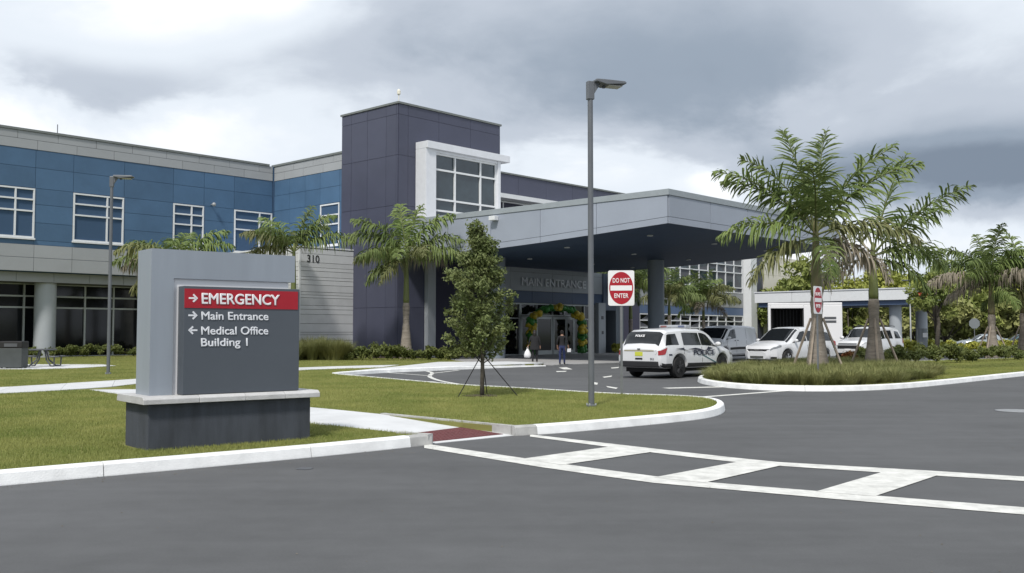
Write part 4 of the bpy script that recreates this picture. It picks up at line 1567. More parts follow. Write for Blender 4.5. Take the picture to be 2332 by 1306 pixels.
for z in (3.7, 3.85, 4.0):
    tips.append(((-.1, 0, z), .11))
tips.append(((.18, .02, 3.55), .12))
tips.append(((.24, .02, 3.35), .14))
tb.build('trunk', BARK, yt, smooth=True)
P = clumps([c for c, r in tips], [r for c, r in tips], [84] * len(tips), .15)
v, f = leaf_quads(P, .042)
link('crown', np_mesh('crown', v, f), LEAF_OAK, yt)['kind'] = 'stuff'
for (x, y) in ((-.55, -.25), (.85, -.1), (.1, .75)):
    MB().tube([(0, 0, .98), (x, y, -.03)], .012, 5).build('guy_strap', BLACK, yt)
MB().prism([(.42 * math.cos(k * .628) * random.uniform(.85, 1.1), .42 * math.sin(k * .628) * random.uniform(.85, 1.1)) for k in range(10)], -.05, .02).build('mulch_ring', MULCH, yt)


def broad_tree(loc, h, rad, m, label, name='tree', trunk_h=.35, n_cl=34, per=170, size=.3, squash=.75, seed=0, group=None):
    rs = np.random.default_rng(seed)
    r = empty(name, (*loc, 0), 0, label, 'tree', group)
    c, rr = [], []
    zc = h * (trunk_h + (1 - trunk_h) / 2)
    hz = h * (1 - trunk_h) / 2
    for i in range(n_cl):
        d = rs.normal(size=3)
        d /= np.linalg.norm(d)
        k = rs.uniform(.35, .95)
        c.append((d[0] * rad * k, d[1] * rad * k, zc + d[2] * hz * k * .95))
        rr.append(rad * rs.uniform(.20, .36))
    b_ = MB()
    b_.tube([(0, 0, -.1), (rs.uniform(-.2, .2), rs.uniform(-.2, .2), h * trunk_h), (0, 0, h * .75)], [h * .028, h * .02, h * .006], 8)
    for q in c[:14]:
        b_.tube([(0, 0, h * trunk_h * rs.uniform(.7, 1.2)), (q[0] * .5, q[1] * .5, (q[2] + h * trunk_h) / 2), q], [h * .011, h * .007, h * .002], 5)
    b_.build('trunk', BARK, r, smooth=True)
    P = clumps(c, rr, [per] * n_cl, .5)
    v, f = leaf_quads(P, size)
    link('crown', np_mesh('crown', v, f), m, r)['kind'] = 'stuff'
    return r


bg = [(1850, 112, 10.2, 4.2, 1), (1905, 122, 8.8, 5.0, 0), (1962, 110, 8.6, 4.6, 0), (2012, 128, 10.0, 5.4, 2), (2040, 104, 8.4, 4.6, 0), (2100, 112, 9.6, 5.2, 0),
      (2150, 125, 9.4, 5.0, 1), (2195, 106, 8.2, 4.6, 1), (2240, 118, 9.4, 5.0, 2), (2290, 108, 9.0, 4.8, 0), (2345, 115, 10.0, 5.2, 1), (2410, 110, 9.5, 5.0, 0),
      (1930, 100, 5.6, 3.4, 1), (2010, 98, 5.2, 3.2, 2), (2080, 99, 5.6, 3.4, 1), (2150, 97, 5.4, 3.2, 2), (2215, 98, 5.8, 3.4, 1), (2280, 97, 5.2, 3.2, 2), (2350, 98, 5.6, 3.4, 1),
      (1870, 101, 5.2, 3.0, 2), (1790, 118, 8.0, 4.2, 1), (2480, 112, 9.6, 5.0, 1), (2560, 108, 9.2, 5.0, 0)]
for i, (px, Y, h, rad, mi) in enumerate(bg):
    big = h > 7
    broad_tree(D(px, Y), h, rad, LEAF_BG[mi], 'tall leafy tree in the wood behind the emergency canopy' if big else 'lower bushy tree at the foot of the wood behind the parking lot',
               'woodland_tree', .22 if big else .1, 36 if big else 26, 150, .30, seed=i, group='tall trees of the wood' if big else 'low trees of the wood')
broad_tree(D(2130, 64), 6.6, 1.9, LEAF_BG[1], 'slender young tree standing between the grey pylon and the bracedpalm'.replace('bracedpalm', 'braced palm'), 'young_tree', .32, 30, 150, .13, seed=91)


def shrub_variants(name, n, w, h, size, count, m):
    out = []
    for k in range(n):
        c, rr = [], []
        for i in range(9):
            a = rng.uniform(0, 6.28)
            q = rng.uniform(0, .75) * w
            c.append((math.cos(a) * q, math.sin(a) * q, h * rng.uniform(.25, .72)))
            rr.append(w * rng.uniform(.28, .5))
        P = clumps(c, rr, [count // 9] * 9, .35)
        P[:, 2] = np.abs(P[:, 2])
        v, f = leaf_quads(P, size)
        me = np_mesh(name, v, f)
        me.materials.append(m)
        out.append(me)
    return out


def place_shrubs(name, pts, variants, label, cat, group, z=LZ, smin=.85, smax=1.15):
    for (x, y) in pts:
        o = bpy.data.objects.new(name, random.choice(variants))
        COL.objects.link(o)
        s = random.uniform(smin, smax)
        o.location = (x, y, z)
        o.scale = (s, s, s * random.uniform(.9, 1.15))
        o.rotation_euler = (0, 0, random.uniform(0, 6.28))
        tag(o, label, cat, group)


SHA = shrub_variants('shrub', 4, .62, .85, .075, 900, foliage_mat('shrub_green', (0.085, 0.115, 0.033), (0.19, 0.21, 0.065), scale=1.2, trans=.2))
SHB = shrub_variants('shrub_yellow', 3, .62, .9, .08, 900, foliage_mat('shrub_yellow_green', (0.24, 0.27, 0.05), (0.50, 0.48, 0.09), scale=1.2, trans=.2))
SHR = shrub_variants('shrub_red', 2, .5, .6, .06, 700, foliage_mat('shrub_red_green', (0.07, 0.075, 0.025), (0.28, 0.06, 0.03), scale=3, trans=.15))
pts = []
for u in np.arange(-20.5, -4.6, .95):
    pts.append(uv(u + random.uniform(-.15, .15), VL - .25 + random.uniform(-.15, .15)))
place_shrubs('shrub', pts, SHA, 'low leafy shrub in the row before the ground floor glazing', 'shrub', 'shrubs before the left wing', smin=.8, smax=1.05)
pts = [G(px, 821, LZ) for px in range(800, 1075, 22)] + [G(px + 10, 817, LZ) for px in range(800, 905, 24)] + [G(px + 8, 814, LZ) for px in range(960, 1080, 24)]
place_shrubs('shrub', pts, SHA, 'leafy shrub in the bed at the foot of the purple tower', 'shrub', 'shrubs at the tower', smin=.6, smax=1.05)
place_shrubs('shrub', [uv(20.4 + .7 * k, -1.0) for k in range(4)], SHB, 'yellow-green shrub beside the entrance pier', 'shrub', 'shrubs at the entrance', z=.03, smin=.8, smax=1.0)
pts = [(a + random.uniform(-.2, .2), 68 + (a - 26) * .04 + random.uniform(-.3, .3)) for a in np.arange(26, 36, .8)]
place_shrubs('shrub', pts, SHB, 'bright yellow-green shrub in the hedge beyond the white off-roader', 'shrub', 'yellow hedge', z=.1, smin=1.1, smax=1.4)
pts = [(14.9, 40.6), (15.8, 41.6), (16.9, 42.8), (18.2, 43.7), (19.5, 44.9), (20.9, 46.2), (22.2, 47.2), (23.6, 48.6), (25.0, 49.8), (26.5, 51.0), (28.1, 52.2), (29.7, 53.5),
       (15.4, 42.4), (17.4, 44.1), (20.0, 46.6), (23.0, 49.4), (26.0, 52.2), (29, 54.6)]
place_shrubs('shrub', pts, SHA, 'dark leafy shrub along the back of the palm island', 'shrub', 'shrubs at the back of the island', smin=.85, smax=1.2)
place_shrubs('shrub', [(15.2, 43.6), (16.1, 44.4), (17.0, 45.2), (18.0, 45.9)], SHR, 'red-tinged shrub beside the white off-roader', 'shrub', 'red shrubs of the island', smin=.9, smax=1.2)


# ---- ornamental grass masses
def tuft_mass(name, centres, per, h, spread, m, label, w=.006):
    C_ = np.repeat(np.array(centres), per, axis=0)
    n = len(C_)
    a = rng.uniform(0, 2 * math.pi, n)
    rr = rng.random(n) ** .6 * .24
    base = np.stack([C_[:, 0] + np.cos(a) * rr, C_[:, 1] + np.sin(a) * rr, np.full(n, LZ)], 1)
    hh = h * rng.uniform(.55, 1.12, n) * np.repeat(rng.uniform(.72, 1.15, len(centres)), per)
    out = spread * rng.random(n) ** .8
    d = np.stack([np.cos(a), np.sin(a)], 1)
    mid = base.copy()
    mid[:, :2] += d * (out * .35)[:, None]
    mid[:, 2] += hh * .62
    tip = base.copy()
    tip[:, :2] += d * out[:, None]
    tip[:, 2] += hh * (1 - .35 * (out / spread) ** 2)
    s = np.stack([-np.sin(a), np.cos(a), np.zeros(n)], 1) * w
    v = np.stack([base - s, base + s, mid + s, mid - s, tip], 1).reshape(-1, 3)
    i = np.arange(n)[:, None] * 5
    f = np.concatenate([i + np.array([[0, 1, 2]]), i + np.array([[0, 2, 3]]), i + np.array([[3, 2, 4]])])
    tag(link(name, np_mesh(name, v, f), m), label, 'ornamental grass', kind='stuff')


MUHLY = foliage_mat('muhly_leaf', (0.18, 0.205, 0.07), (0.29, 0.285, 0.12), scale=.8, trans=.25)
cs = []
xs_ = rng.uniform(6, 17, 4000)
ys_ = rng.uniform(26.5, 45, 4000)
ok = inside(bed_poly, xs_, ys_)
for x, y in zip(xs_[ok], ys_[ok]):
    if all((x - a) ** 2 + (y - b) ** 2 > .36 ** 2 for a, b in cs):
        cs.append((x, y))
tuft_mass('ornamental_grass', cs, 300, .42, .55, MUHLY, 'fuzzy olive ornamental grass filling the palm island')
cs2 = [G(px + random.uniform(-4, 4), py + random.uniform(-1, 1), LZ) for px in range(670, 800, 13) for py in (816, 818.5, 821)]
tuft_mass('ornamental_grass', cs2, 320, 1.2, 1.0, foliage_mat('tall_grass_leaf', (0.15, 0.17, 0.06), (0.25, 0.25, 0.10), scale=.8, trans=.25),
          'tall arching ornamental grass before the grey siding wall', w=.010)

# =================================================================== VEHICLES
CARW = mat('car_white', (0.66, 0.67, 0.69), .28, coat=.6, spec=.5)
CARS = mat('car_silver', (0.36, 0.40, 0.42), .3, metallic=.5, coat=.6)
CART = mat('car_teal', (0.02, 0.06, 0.075), .3, metallic=.3, coat=.6)
CARG = mat('car_glass', (0.012, 0.014, 0.016), .05, spec=.6)
TRIM = mat('car_trim_black', (0.016, 0.016, 0.018), .55)
RIM = mat('wheel_rim', (0.42, 0.43, 0.45), .35, metallic=.7)
RIMB = mat('wheel_rim_black', (0.02, 0.02, 0.022), .5)
LAMPR = mat('tail_lamp', (0.32, 0.012, 0.015), .2, coat=.5)
LAMPW = mat('head_lamp', (0.16, 0.17, 0.18), .12, coat=.8)
CHROME = mat('chrome', (.6, .6, .62), .15, metallic=.9)


def lerp_key(keys, x):
    if x <= keys[0][0]:
        return keys[0][1]
    for (a, b), (c, d) in zip(keys[:-1], keys[1:]):
        if x <= c:
            t = (x - a) / (c - a)
            t = t * t * (3 - 2 * t) * .5 + t * .5
            return b + (d - b) * t
    return keys[-1][1]


class Car:
    """x forward, y left, z up; origin on the ground under the middle"""

    def __init__(s, name, label, loc, heading, spec, paint, group='parked vehicles', cat='car'):
        s.sp = spec
        s.root = empty(name, (*loc, 0.0), heading, label, cat, group)
        s.paint = paint
        s.body()

    def sec(s, x):
        sp = s.sp
        w = lerp_key(sp['w'], x)
        zb = lerp_key(sp['bot'], x)
        zt = lerp_key(sp['roof'], x)
        bl = min(lerp_key(sp['belt'], x), zt - .07)
        wr = min(lerp_key(sp['wr'], x), w - .02)
        R = sp['wheel_r'] + .075
        for xw in sp['axles']:
            d = abs(x - xw)
            if d < R:
                zb = max(zb, sp['wheel_r'] + math.sqrt(R * R - d * d))
        k = bl - zb
        return [(0, zb), (w - .07, zb), (w - .012, zb + k * .10), (w, zb + k * .5), (w - .035, bl), (wr + .03, zt - .10), (wr - .10, zt - .022), (0, zt)]

    def surf(s, x, t, side):
        p = s.sec(x)
        i = min(int(t), len(p) - 2)
        f = t - i
        return Vector((x, side * (p[i][0] * (1 - f) + p[i + 1][0] * f), p[i][1] * (1 - f) + p[i + 1][1] * f))

    def body(s):
        sp = s.sp
        x0, x1 = sp['w'][0][0], sp['w'][-1][0]
        xs = set(np.linspace(x0, x1, 44).tolist())
        R = sp['wheel_r'] + .075
        for xw in sp['axles']:
            for k in range(13):
                xs.add(xw - R * math.cos(math.pi * k / 12))
        for key in ('w', 'roof', 'wr'):
            for a, b in sp[key]:
                xs.add(a)
        xs = sorted(a for a in xs if x0 <= a <= x1)
        b = MB()
        n = 15
        vs = []
        for x in xs:
            p = s.sec(x)
            ring = [(x, y, z) for y, z in p] + [(x, -y, z) for y, z in p[-2:0:-1]]
            vs += ring
        m = len(ring)
        fs = []
        for i in range(len(xs) - 1):
            for k in range(m):
                k2 = (k + 1) % m
                fs.append((i * m + k, i * m + k2, (i + 1) * m + k2, (i + 1) * m + k))
        fs.append(list(range(m)))
        fs.append([(len(xs) - 1) * m + k for k in range(m)][::-1])
        b.add(vs, fs)
        s.b = b.build('body', s.paint, s.root, smooth=True, autos=32)
        # dark underbody / wheel housings
        u = MB()
        w = max(v for _, v in sp['w'])
        u.box(x0 + .25, x1 - .25, -w + .28, w - .28, .22, .75)
        u.build('underbody', DARKIN, s.root)
        for xw in sp['axles']:
            for sd in (-1, 1):
                s.wheel(xw, sd)

    def wheel(s, xw, sd):
        sp = s.sp
        r, w = sp['wheel_r'], .235
        y = sd * (max(v for _, v in sp['w']) - .03)
        yi = y - sd * w
        t = MB()
        prof = [(r * .60, 0), (r * .93, .0), (r, .045), (r, w - .045), (r * .93, w), (r * .60, w)]
        prof = [(a, b * -sd) for a, b in prof]
        t.lathe(prof, 28, (xw, y, r), 'y')
        wh = t.build('wheel', BLACK, s.root, smooth=True, autos=35)
        rm = MB()
        rm.lathe([(r * .62, -.012 * sd), (r * .60, -.03 * sd)], 24, (xw, y, r), 'y')
        for k in range(5):
            a = k * 2 * math.pi / 5 + .3
            c, q = math.cos(a), math.sin(a)
            for off in (-.5, .5):
                d0 = a + off * .24
                rm.tube([(xw + .07 * math.cos(d0), y + .004 * sd, r + .07 * math.sin(d0)), (xw + r * .58 * math.cos(a + off * .34), y + .004 * sd, r + r * .58 * math.sin(a + off * .34))], .022, 4)
        rm.lathe([(.075, .012 * sd), (.06, .02 * sd), (.03, .024 * sd)], 14, (xw, y, r), 'y')
        rm.build('rim', sp.get('rim', RIM), wh)

    def patch(s, name, m, x0, x1, t0, t1, side, off=.006, nx=8, nt=4, x0b=None, x1b=None, parent=None):
        """surface patch; x0b/x1b give the x range at the upper edge"""
        x0b = x0 if x0b is None else x0b
        x1b = x1 if x1b is None else x1b
        vs = []
        for j in range(nt + 1):
            t = t0 + (t1 - t0) * j / nt
            f = j / nt
            for i in range(nx + 1):
                a = (x0 * (1 - f) + x0b * f)
                c = (x1 * (1 - f) + x1b * f)
                x = a + (c - a) * i / nx
                p = s.surf(x, t, side)
                dx = s.surf(x + .02, t, side) - s.surf(x - .02, t, side)
                dt = s.surf(x, min(t + .03, 6.999), side) - s.surf(x, max(t - .03, 0), side)
                nrm = dx.cross(dt)
                nrm.normalize()
                if nrm.y * side < 0 and abs(nrm.y) > .2 or (abs(nrm.y) <= .2 and nrm.z < 0):
                    nrm = -nrm
                vs.append(tuple(p + nrm * off))
        fs = [(j * (nx + 1) + i, j * (nx + 1) + i + 1, (j + 1) * (nx + 1) + i + 1, (j + 1) * (nx + 1) + i) for j in range(nt) for i in range(nx)]
        return MB().add(vs, fs).build(name, m, parent or s.root, smooth=True)

    def top_patch(s, name, m, x0, x1, t0, off=.006, nx=8):
        """patch across the car over the top (windscreen, rear window)"""
        vs = []
        ts = [t0 + (7 - t0) * k / 6 for k in range(7)]
        for i in range(nx + 1):
            x = x0 + (x1 - x0) * i / nx
            row = [s.surf(x, t, 1) for t in ts] + [s.surf(x, t, -1) for t in ts[-2::-1]]
            d = (s.surf(x + .02, 6.9, 1) - s.surf(x - .02, 6.9, 1)).normalized()
            nrm = Vector((-d.z, 0, d.x))
            vs += [tuple(p + nrm * off) for p in row]
        m_ = len(ts) * 2 - 1
        fs = [(i * m_ + k, i * m_ + k + 1, (i + 1) * m_ + k + 1, (i + 1) * m_ + k) for i in range(nx) for k in range(m_ - 1)]
        return MB().add(vs, fs).build(name, m, s.root, smooth=True)

    def box(s, name, m, x0, x1, y0, y1, z0, z1, bevel=.01, parent=None):
        return MB().box(x0, x1, y0, y1, z0, z1).build(name, m, parent or s.root, bevel=bevel)

    def mirror(s, x, z, y):
        for sd in (-1, 1):
            MB().ell((x, sd * (y + .11), z), (.07, .12, .085), 10, 8).build('wing_mirror', s.paint, s.root, smooth=True)


# ---- police SUV, seen from behind right
L = 2.50
suv = dict(w=[(-L, .78), (-L + .06, .90), (-L + .25, .975), (-1.2, 1.0), (1.2, 1.0), (L - .5, .965), (L - .15, .86), (L, .62)],
           bot=[(-L, .46), (-L + .2, .36), (L - .3, .34), (L, .42)],
           belt=[(-L, .98), (-L + .3, 1.10), (0, 1.08), (1.1, 1.04), (L - .1, .85), (L, .7)],
           roof=[(-L, 1.02), (-L + .05, 1.12), (-L + .14, 1.22), (-L + .42, 1.62), (-L + .62, 1.70), (-.9, 1.755), (.2, 1.74), (.62, 1.66), (1.38, 1.15), (1.9, 1.08), (L - .2, .98), (L - .06, .86), (L, .72)],
           wr=[(-L, .70), (-L + .3, .72), (-1, .76), (.5, .74), (1.35, .82), (L - .3, .8), (L, .5)],
           axles=[-1.43, 1.43], wheel_r=.385, rim=RIMB)
px_, py_ = 5.12 + 1.43 * U2[0], 34.45 + 1.43 * U2[1]
pc = Car('police_car', 'white police SUV seen from behind right, with dark windows and roof light bar', (px_, py_), TH, suv, CARW, cat='police car')
pc.patch('window', CARG, -2.22, -1.42, 4.12, 4.86, -1, x0b=-1.98, x1b=-1.46)
pc.patch('window', CARG, -1.14, .0, 4.10, 4.88, -1, x0b=-1.10, x1b=-.04)
pc.patch('window', CARG, .03, 1.10, 4.10, 4.88, -1, x0b=.03, x1b=.52)
pc.patch('window', CARG, -1.14, 1.10, 4.10, 4.88, 1, x0b=-1.10, x1b=.52)
pc.top_patch('windscreen', CARG, .66, 1.34, 5.15)
pc.top_patch('rear_window', CARG, -L + .13, -L + .42, 5.04, .012)
for sd in (-1, 1):
    pc.patch('lower_cladding', TRIM, -.95, .95, 1.3, 2.32, sd, .006)
    pc.patch('lower_cladding', TRIM, -L + .05, -1.92, 1.2, 2.3, sd, .006)
    pc.patch('tail_lamp', LAMPR, -L + .015, -L + .20, 3.35, 3.9, sd, .012, x0b=-L + .02, x1b=-L + .34)
    pc.patch('head_lamp', LAMPW, L - .5, L - .08, 3.6, 4.6, sd, .01)
pc.box('rear_bumper', TRIM, -L - .05, -L + .12, -.80, .80, .40, .60, .03)
pc.box('tail_gate_strip', mat('gold_strip', (.30, .26, .14), .4), -L - .012, -L + .04, -.62, .62, .945, .975, .004)
pc.box('number_plate', mat('plate_yellow', (.55, .58, .06), .5), -L - .014, -L + .04, -.16, .16, .78, .92, .004)
pc.box('bumper_plate', TRIM, -L - .013, -L + .04, -.15, .15, .655, .715, .004)
pc.box('badge', DKGREY, -L - .02, -L + .04, -.06, .06, .995, 1.04, .01)
lb = pc.box('light_bar', mat('bar_grey', (.35, .37, .40), .25, coat=.5), -.40, -.08, -.58, .58, 1.765, 1.86, .03)
for y0, m in ((-.5, mat('bar_blue', (.10, .12, .2), .2)), (.25, mat('bar_red', (.22, .10, .10), .2))):
    MB().box(-.42, -.06, y0, y0 + .25, 1.775, 1.84).build('light_lens', m, lb)
pc.mirror(1.02, 1.17, .93)
for xx in (-1.16, .015, 1.16):
    pc.patch('door_gap', TRIM, xx - .011, xx + .011, 2.4, 4.0, -1, .003, nx=1)
for xx in (-.95, .2):
    pc.patch('door_handle', CARW, xx - .1, xx + .1, 3.62, 3.70, -1, .03, nx=2, nt=1)

NAVY = mat('livery_navy', (.02, .025, .05), .4)
TEALS = mat('livery_teal', (.03, .12, .14), .4)


def side_text(car, s, x0, x1, z, cap, m, off=.012, bold=.006):
    """lettering on the right side (y negative): reads from rear to front seen from the right"""
    o = text_obj('lettering', s, cap / .70, m, car.root, (0, 0, 0), (math.pi / 2, 0, 0), bold, .002)
    xs = [v.co.x for v in o.data.vertices]
    k = (x1 - x0) / (max(xs) - min(xs))
    o.scale = (k, 1, 1)
    o.location = (x0 - min(xs) * k, -1.0 - off, z)
    return o


side_text(pc, 'POLICE', -.58, .82, .80, .17, NAVY)
for k, (xa, xb, za, zb, hh) in enumerate(((-1.75, -.75, 1.02, .93, .035), (-.95, .15, 1.0, .95, .05), (-.2, .75, .93, 1.02, .045))):
    MB().prism([(xa, za), (xa + .25, za - .01), (xb, zb), (xb - .35, zb + hh + .02), (xa + .5, za + hh)], -1.008, -1.002, 'y').build('livery_stripe', NAVY, pc.root)
MB().prism([(.0, .78), (.12, .78), (1.0, .50), (.9, .50)], -1.008, -1.002, 'y').build('livery_stripe', TEALS, pc.root)
pc.patch('unit_number', NAVY, -2.1, -1.9, 3.18, 3.32, -1, .012)
t9 = text_obj('lettering', 'POLICE', .12, SIGNW, pc.root, (-L + .24, .32, 1.44), (math.radians(58), 0, -math.pi / 2), .004, .002)
t9 = text_obj('lettering', '911', .11, NAVY, pc.root, (-L - .012, -.48, .64), (math.pi / 2, 0, -math.pi / 2), .003, .002)
t9 = text_obj('lettering', '7', .22, SIGNW, pc.root, (-L - .01, -.66, .84), (math.pi / 2, 0, -math.pi / 2), .003, .002)

# ---- white delivery van
L = 2.4
van = dict(w=[(-L, .84), (-L + .1, .90), (-1.5, .92), (1.2, .92), (L - .4, .88), (L - .1, .74), (L, .58)],
           bot=[(-L, .40), (-L + .2, .30), (L - .3, .28), (L, .36)],
           belt=[(-L, 1.1), (0, 1.12), (1.2, 1.08), (L - .3, .95), (L, .74)],
           roof=[(-L, 1.70), (-L + .08, 1.80), (-1, 1.86), (.4, 1.84), (.85, 1.74), (1.62, 1.18), (2.0, 1.08), (L - .12, .96), (L, .78)],
           wr=[(-L, .72), (-1, .77), (.6, .74), (1.55, .78), (L - .2, .7), (L, .45)],
           axles=[-1.55, 1.48], wheel_r=.335)
vn = Car('delivery_van', 'white windowless delivery van parked behind the police car', (12.0, 55.2), TH + math.pi + .06, van, CARW, cat='van')
vn.root.scale = (1.07, 1.07, 1.07)
for sd in (-1, 1):
    vn.patch('window', CARG, .28, 1.42, 4.1, 4.86, sd, x0b=.28, x1b=.78)
    vn.patch('moulding', TRIM, -1.12, 1.0, 2.7, 3.05, sd, .012)
    vn.patch('head_lamp', LAMPW, L - .55, L - .1, 3.7, 4.7, sd, .01)
    vn.patch('tail_lamp', LAMPR, -L + .01, -L + .12, 3.6, 4.6, sd, .01)
    vn.patch('door_handle', TRIM, .32, .46, 3.82, 3.92, sd, .02)
    vn.patch('door_handle', TRIM, .02, .16, 3.82, 3.92, sd, .02)
vn.top_patch('windscreen', CARG, .90, 1.58, 5.15)
vn.box('grille', TRIM, L - .1, L + .012, -.42, .42, .56, .74)
vn.box('number_plate', SIGNW, L - .1, L + .016, -.15, .15, .42, .52)
vn.mirror(1.18, 1.2, .84)
for xx in (.24, -.95, 1.3):
    vn.patch('door_gap', TRIM, xx - .01, xx + .01, 2.2, 4.9 if xx < 1 else 4.0, 1, .003, nx=1)


# ---- white minivan facing the camera
L = 2.58
mv = dict(w=[(-L, .80), (-L + .1, .92), (-1.5, .99), (1.0, 1.0), (1.8, .97), (L - .35, .88), (L - .1, .70), (L, .50)],
          bot=[(-L, .42), (-L + .2, .30), (L - .3, .24), (L, .30)],
          belt=[(-L, 1.05), (0, 1.04), (1.2, 1.0), (L - .4, .90), (L - .1, .78), (L, .66)],
          roof=[(-L, 1.12), (-L + .1, 1.30), (-L + .45, 1.66), (-1.2, 1.765), (0, 1.76), (.45, 1.70), (1.52, 1.10), (1.95, 1.02), (L - .25, .90), (L - .06, .78), (L, .68)],
          wr=[(-L, .66), (-1, .77), (.3, .74), (1.5, .82), (L - .3, .74), (L, .40)],
          axles=[-1.52, 1.54], wheel_r=.345)
hd = math.atan2(-.64, -.77)
mvl = (13.9, 48.6)
mn = Car('minivan', 'white minivan facing left, parked behind the tallest palm trunk', mvl, hd, mv, CARW, cat='car')
for sd in (-1, 1):
    mn.patch('window', CARG, .05, 1.22, 4.1, 4.86, sd, x0b=.05, x1b=.38)
    mn.patch('window', CARG, -1.05, -.02, 4.1, 4.86, sd)
    mn.patch('window', CARG, -2.1, -1.12, 4.1, 4.84, sd, x0b=-1.95)
    mn.patch('head_lamp', LAMPW, L - .62, L - .10, 3.75, 4.85, sd, .010)
    mn.patch('fog_lamp', TRIM, L - .32, L - .10, 1.9, 2.4, sd, .010)
    mn.patch('tail_lamp', LAMPR, -L + .01, -L + .3, 3.5, 4.2, sd, .01)
mn.top_patch('windscreen', CARG, .50, 1.46, 5.12)
g_ = MB()
g_.prism([(L - .12, -.62), (L + .0, -.42), (L + .012, 0), (L + .0, .42), (L - .12, .62), (L - .2, .62), (L - .2, -.62)], .66, .74)
g_.build('grille', TRIM, mn.root)
g2 = MB()
g2.prism([(L - .16, -.58), (L + .0, -.36), (L + .014, 0), (L + .0, .36), (L - .16, .58), (L - .2, .58), (L - .2, -.58)], .32, .43)
g2.build('lower_grille', mat('grille_grey', (.07, .075, .07), .5), mn.root)
mn.box('badge', CHROME, L - .05, L + .02, -.12, .12, .685, .715, .004)
mn.root.scale = (1.06, 1.06, 1.06)
mn.mirror(1.02, 1.12, .93)
for xx in (.01, -1.08):
    mn.patch('door_gap', TRIM, xx - .01, xx + .01, 1.5, 4.05, 1, .003, nx=1)


# ---- white off-roader facing the camera
L = 2.42
orr = dict(w=[(-L, .80), (-L + .1, .90), (-1.2, .95), (1.2, .95), (L - .4, .92), (L - .12, .82), (L, .70)],
           bot=[(-L, .52), (-L + .2, .42), (L - .3, .42), (L, .50)],
           belt=[(-L, 1.15), (0, 1.14), (1.1, 1.12), (L - .2, 1.02), (L, .90)],
           roof=[(-L, 1.22), (-L + .06, 1.40), (-L + .28, 1.74), (-1.2, 1.81), (.1, 1.80), (.38, 1.73), (1.02, 1.24), (1.5, 1.17), (L - .2, 1.10), (L - .05, 1.02), (L, .92)],
           wr=[(-L, .64), (-1, .70), (.3, .69), (1.0, .78), (L - .3, .78), (L, .66)],
           axles=[-1.40, 1.42], wheel_r=.39)
hd2 = math.atan2(-.72, -.69)
of = Car('off_roader', 'white off-roader facing left, parked behind the second palm of the island', (19.3, 52.6), hd2, orr, CARW, cat='car')
for sd in (-1, 1):
    of.patch('window', CARG, .02, .92, 4.1, 4.84, sd, x0b=.02, x1b=.36)
    of.patch('window', CARG, -.95, -.05, 4.1, 4.84, sd)
    of.patch('window', CARG, -2.08, -1.25, 4.1, 4.8, sd, x0b=-1.95, x1b=-1.4)
    of.patch('head_lamp', LAMPW, L - .42, L - .06, 3.9, 4.9, sd, .012)
    of.patch('tail_lamp', LAMPR, -L + .01, -L + .2, 3.4, 4.2, sd, .01)
of.top_patch('windscreen', CARG, .42, .98, 5.12)
of.box('grille', TRIM, L - .1, L + .012, -.52, .52, .70, .87)
of.box('upper_grille', CHROME, L - .1, L + .006, -.48, .48, .90, .98)
of.box('lower_bumper', TRIM, L - .25, L - .02, -.70, .70, .38, .52, .03)
of.box('number_plate', SIGNW, L - .05, L + .016, -.16, .16, .60, .70)
rk = MB()
for sd in (-1, 1):
    rk.tube([(-1.9, sd * .60, 1.80), (-1.8, sd * .60, 1.85), (-.1, sd * .60, 1.86), (0, sd * .6, 1.80)], .018, 5)
rk.build('roof_rail', TRIM, of.root)
of.root.scale = (1.05, 1.05, 1.05)
of.mirror(.92, 1.25, .87)

# ---- far parked cars
L = 2.3
sed = dict(w=[(-L, .70), (-L + .15, .85), (-1, .91), (1, .91), (L - .3, .84), (L, .55)],
           bot=[(-L, .42), (-L + .2, .28), (L - .3, .26), (L, .34)],
           belt=[(-L, .85), (0, .93), (1, .9), (L, .66)],
           roof=[(-L, .95), (-L + .1, 1.02), (-1.6, 1.08), (-.95, 1.40), (-.3, 1.46), (.3, 1.42), (1.15, .98), (1.8, .90), (L - .1, .78), (L, .68)],
           wr=[(-L, .6), (-1, .62), (.3, .64), (1.1, .76), (L, .42)], axles=[-1.36, 1.38], wheel_r=.325)
for nm, lab, px, Y, hdg, m in (('parked_car', 'silver car parked in the far lot behind the braced palm', 2238, 84, math.radians(172), CARS),
                               ('parked_car', 'dark teal car parked in the far lot at the right edge', 2325, 83, math.radians(170), CART)):
    c = Car(nm, lab, D(px, Y), hdg, sed, m)
    for sd in (-1, 1):
        c.patch('window', CARG, -.95, .0, 4.1, 4.84, sd, x0b=-.75)
        c.patch('window', CARG, .05, 1.0, 4.1, 4.84, sd, x1b=.35)
        c.patch('head_lamp', LAMPW, L - .4, L - .08, 3.7, 4.7, sd, .01)
        c.patch('tail_lamp', LAMPR, -L + .02, -L + .3, 3.6, 4.5, sd, .01)
    c.top_patch('windscreen', CARG, .36, 1.10, 5.1)
    c.top_patch('rear_window', CARG, -1.55, -1.0, 5.1)
    c.mirror(.85, 1.0, .85)

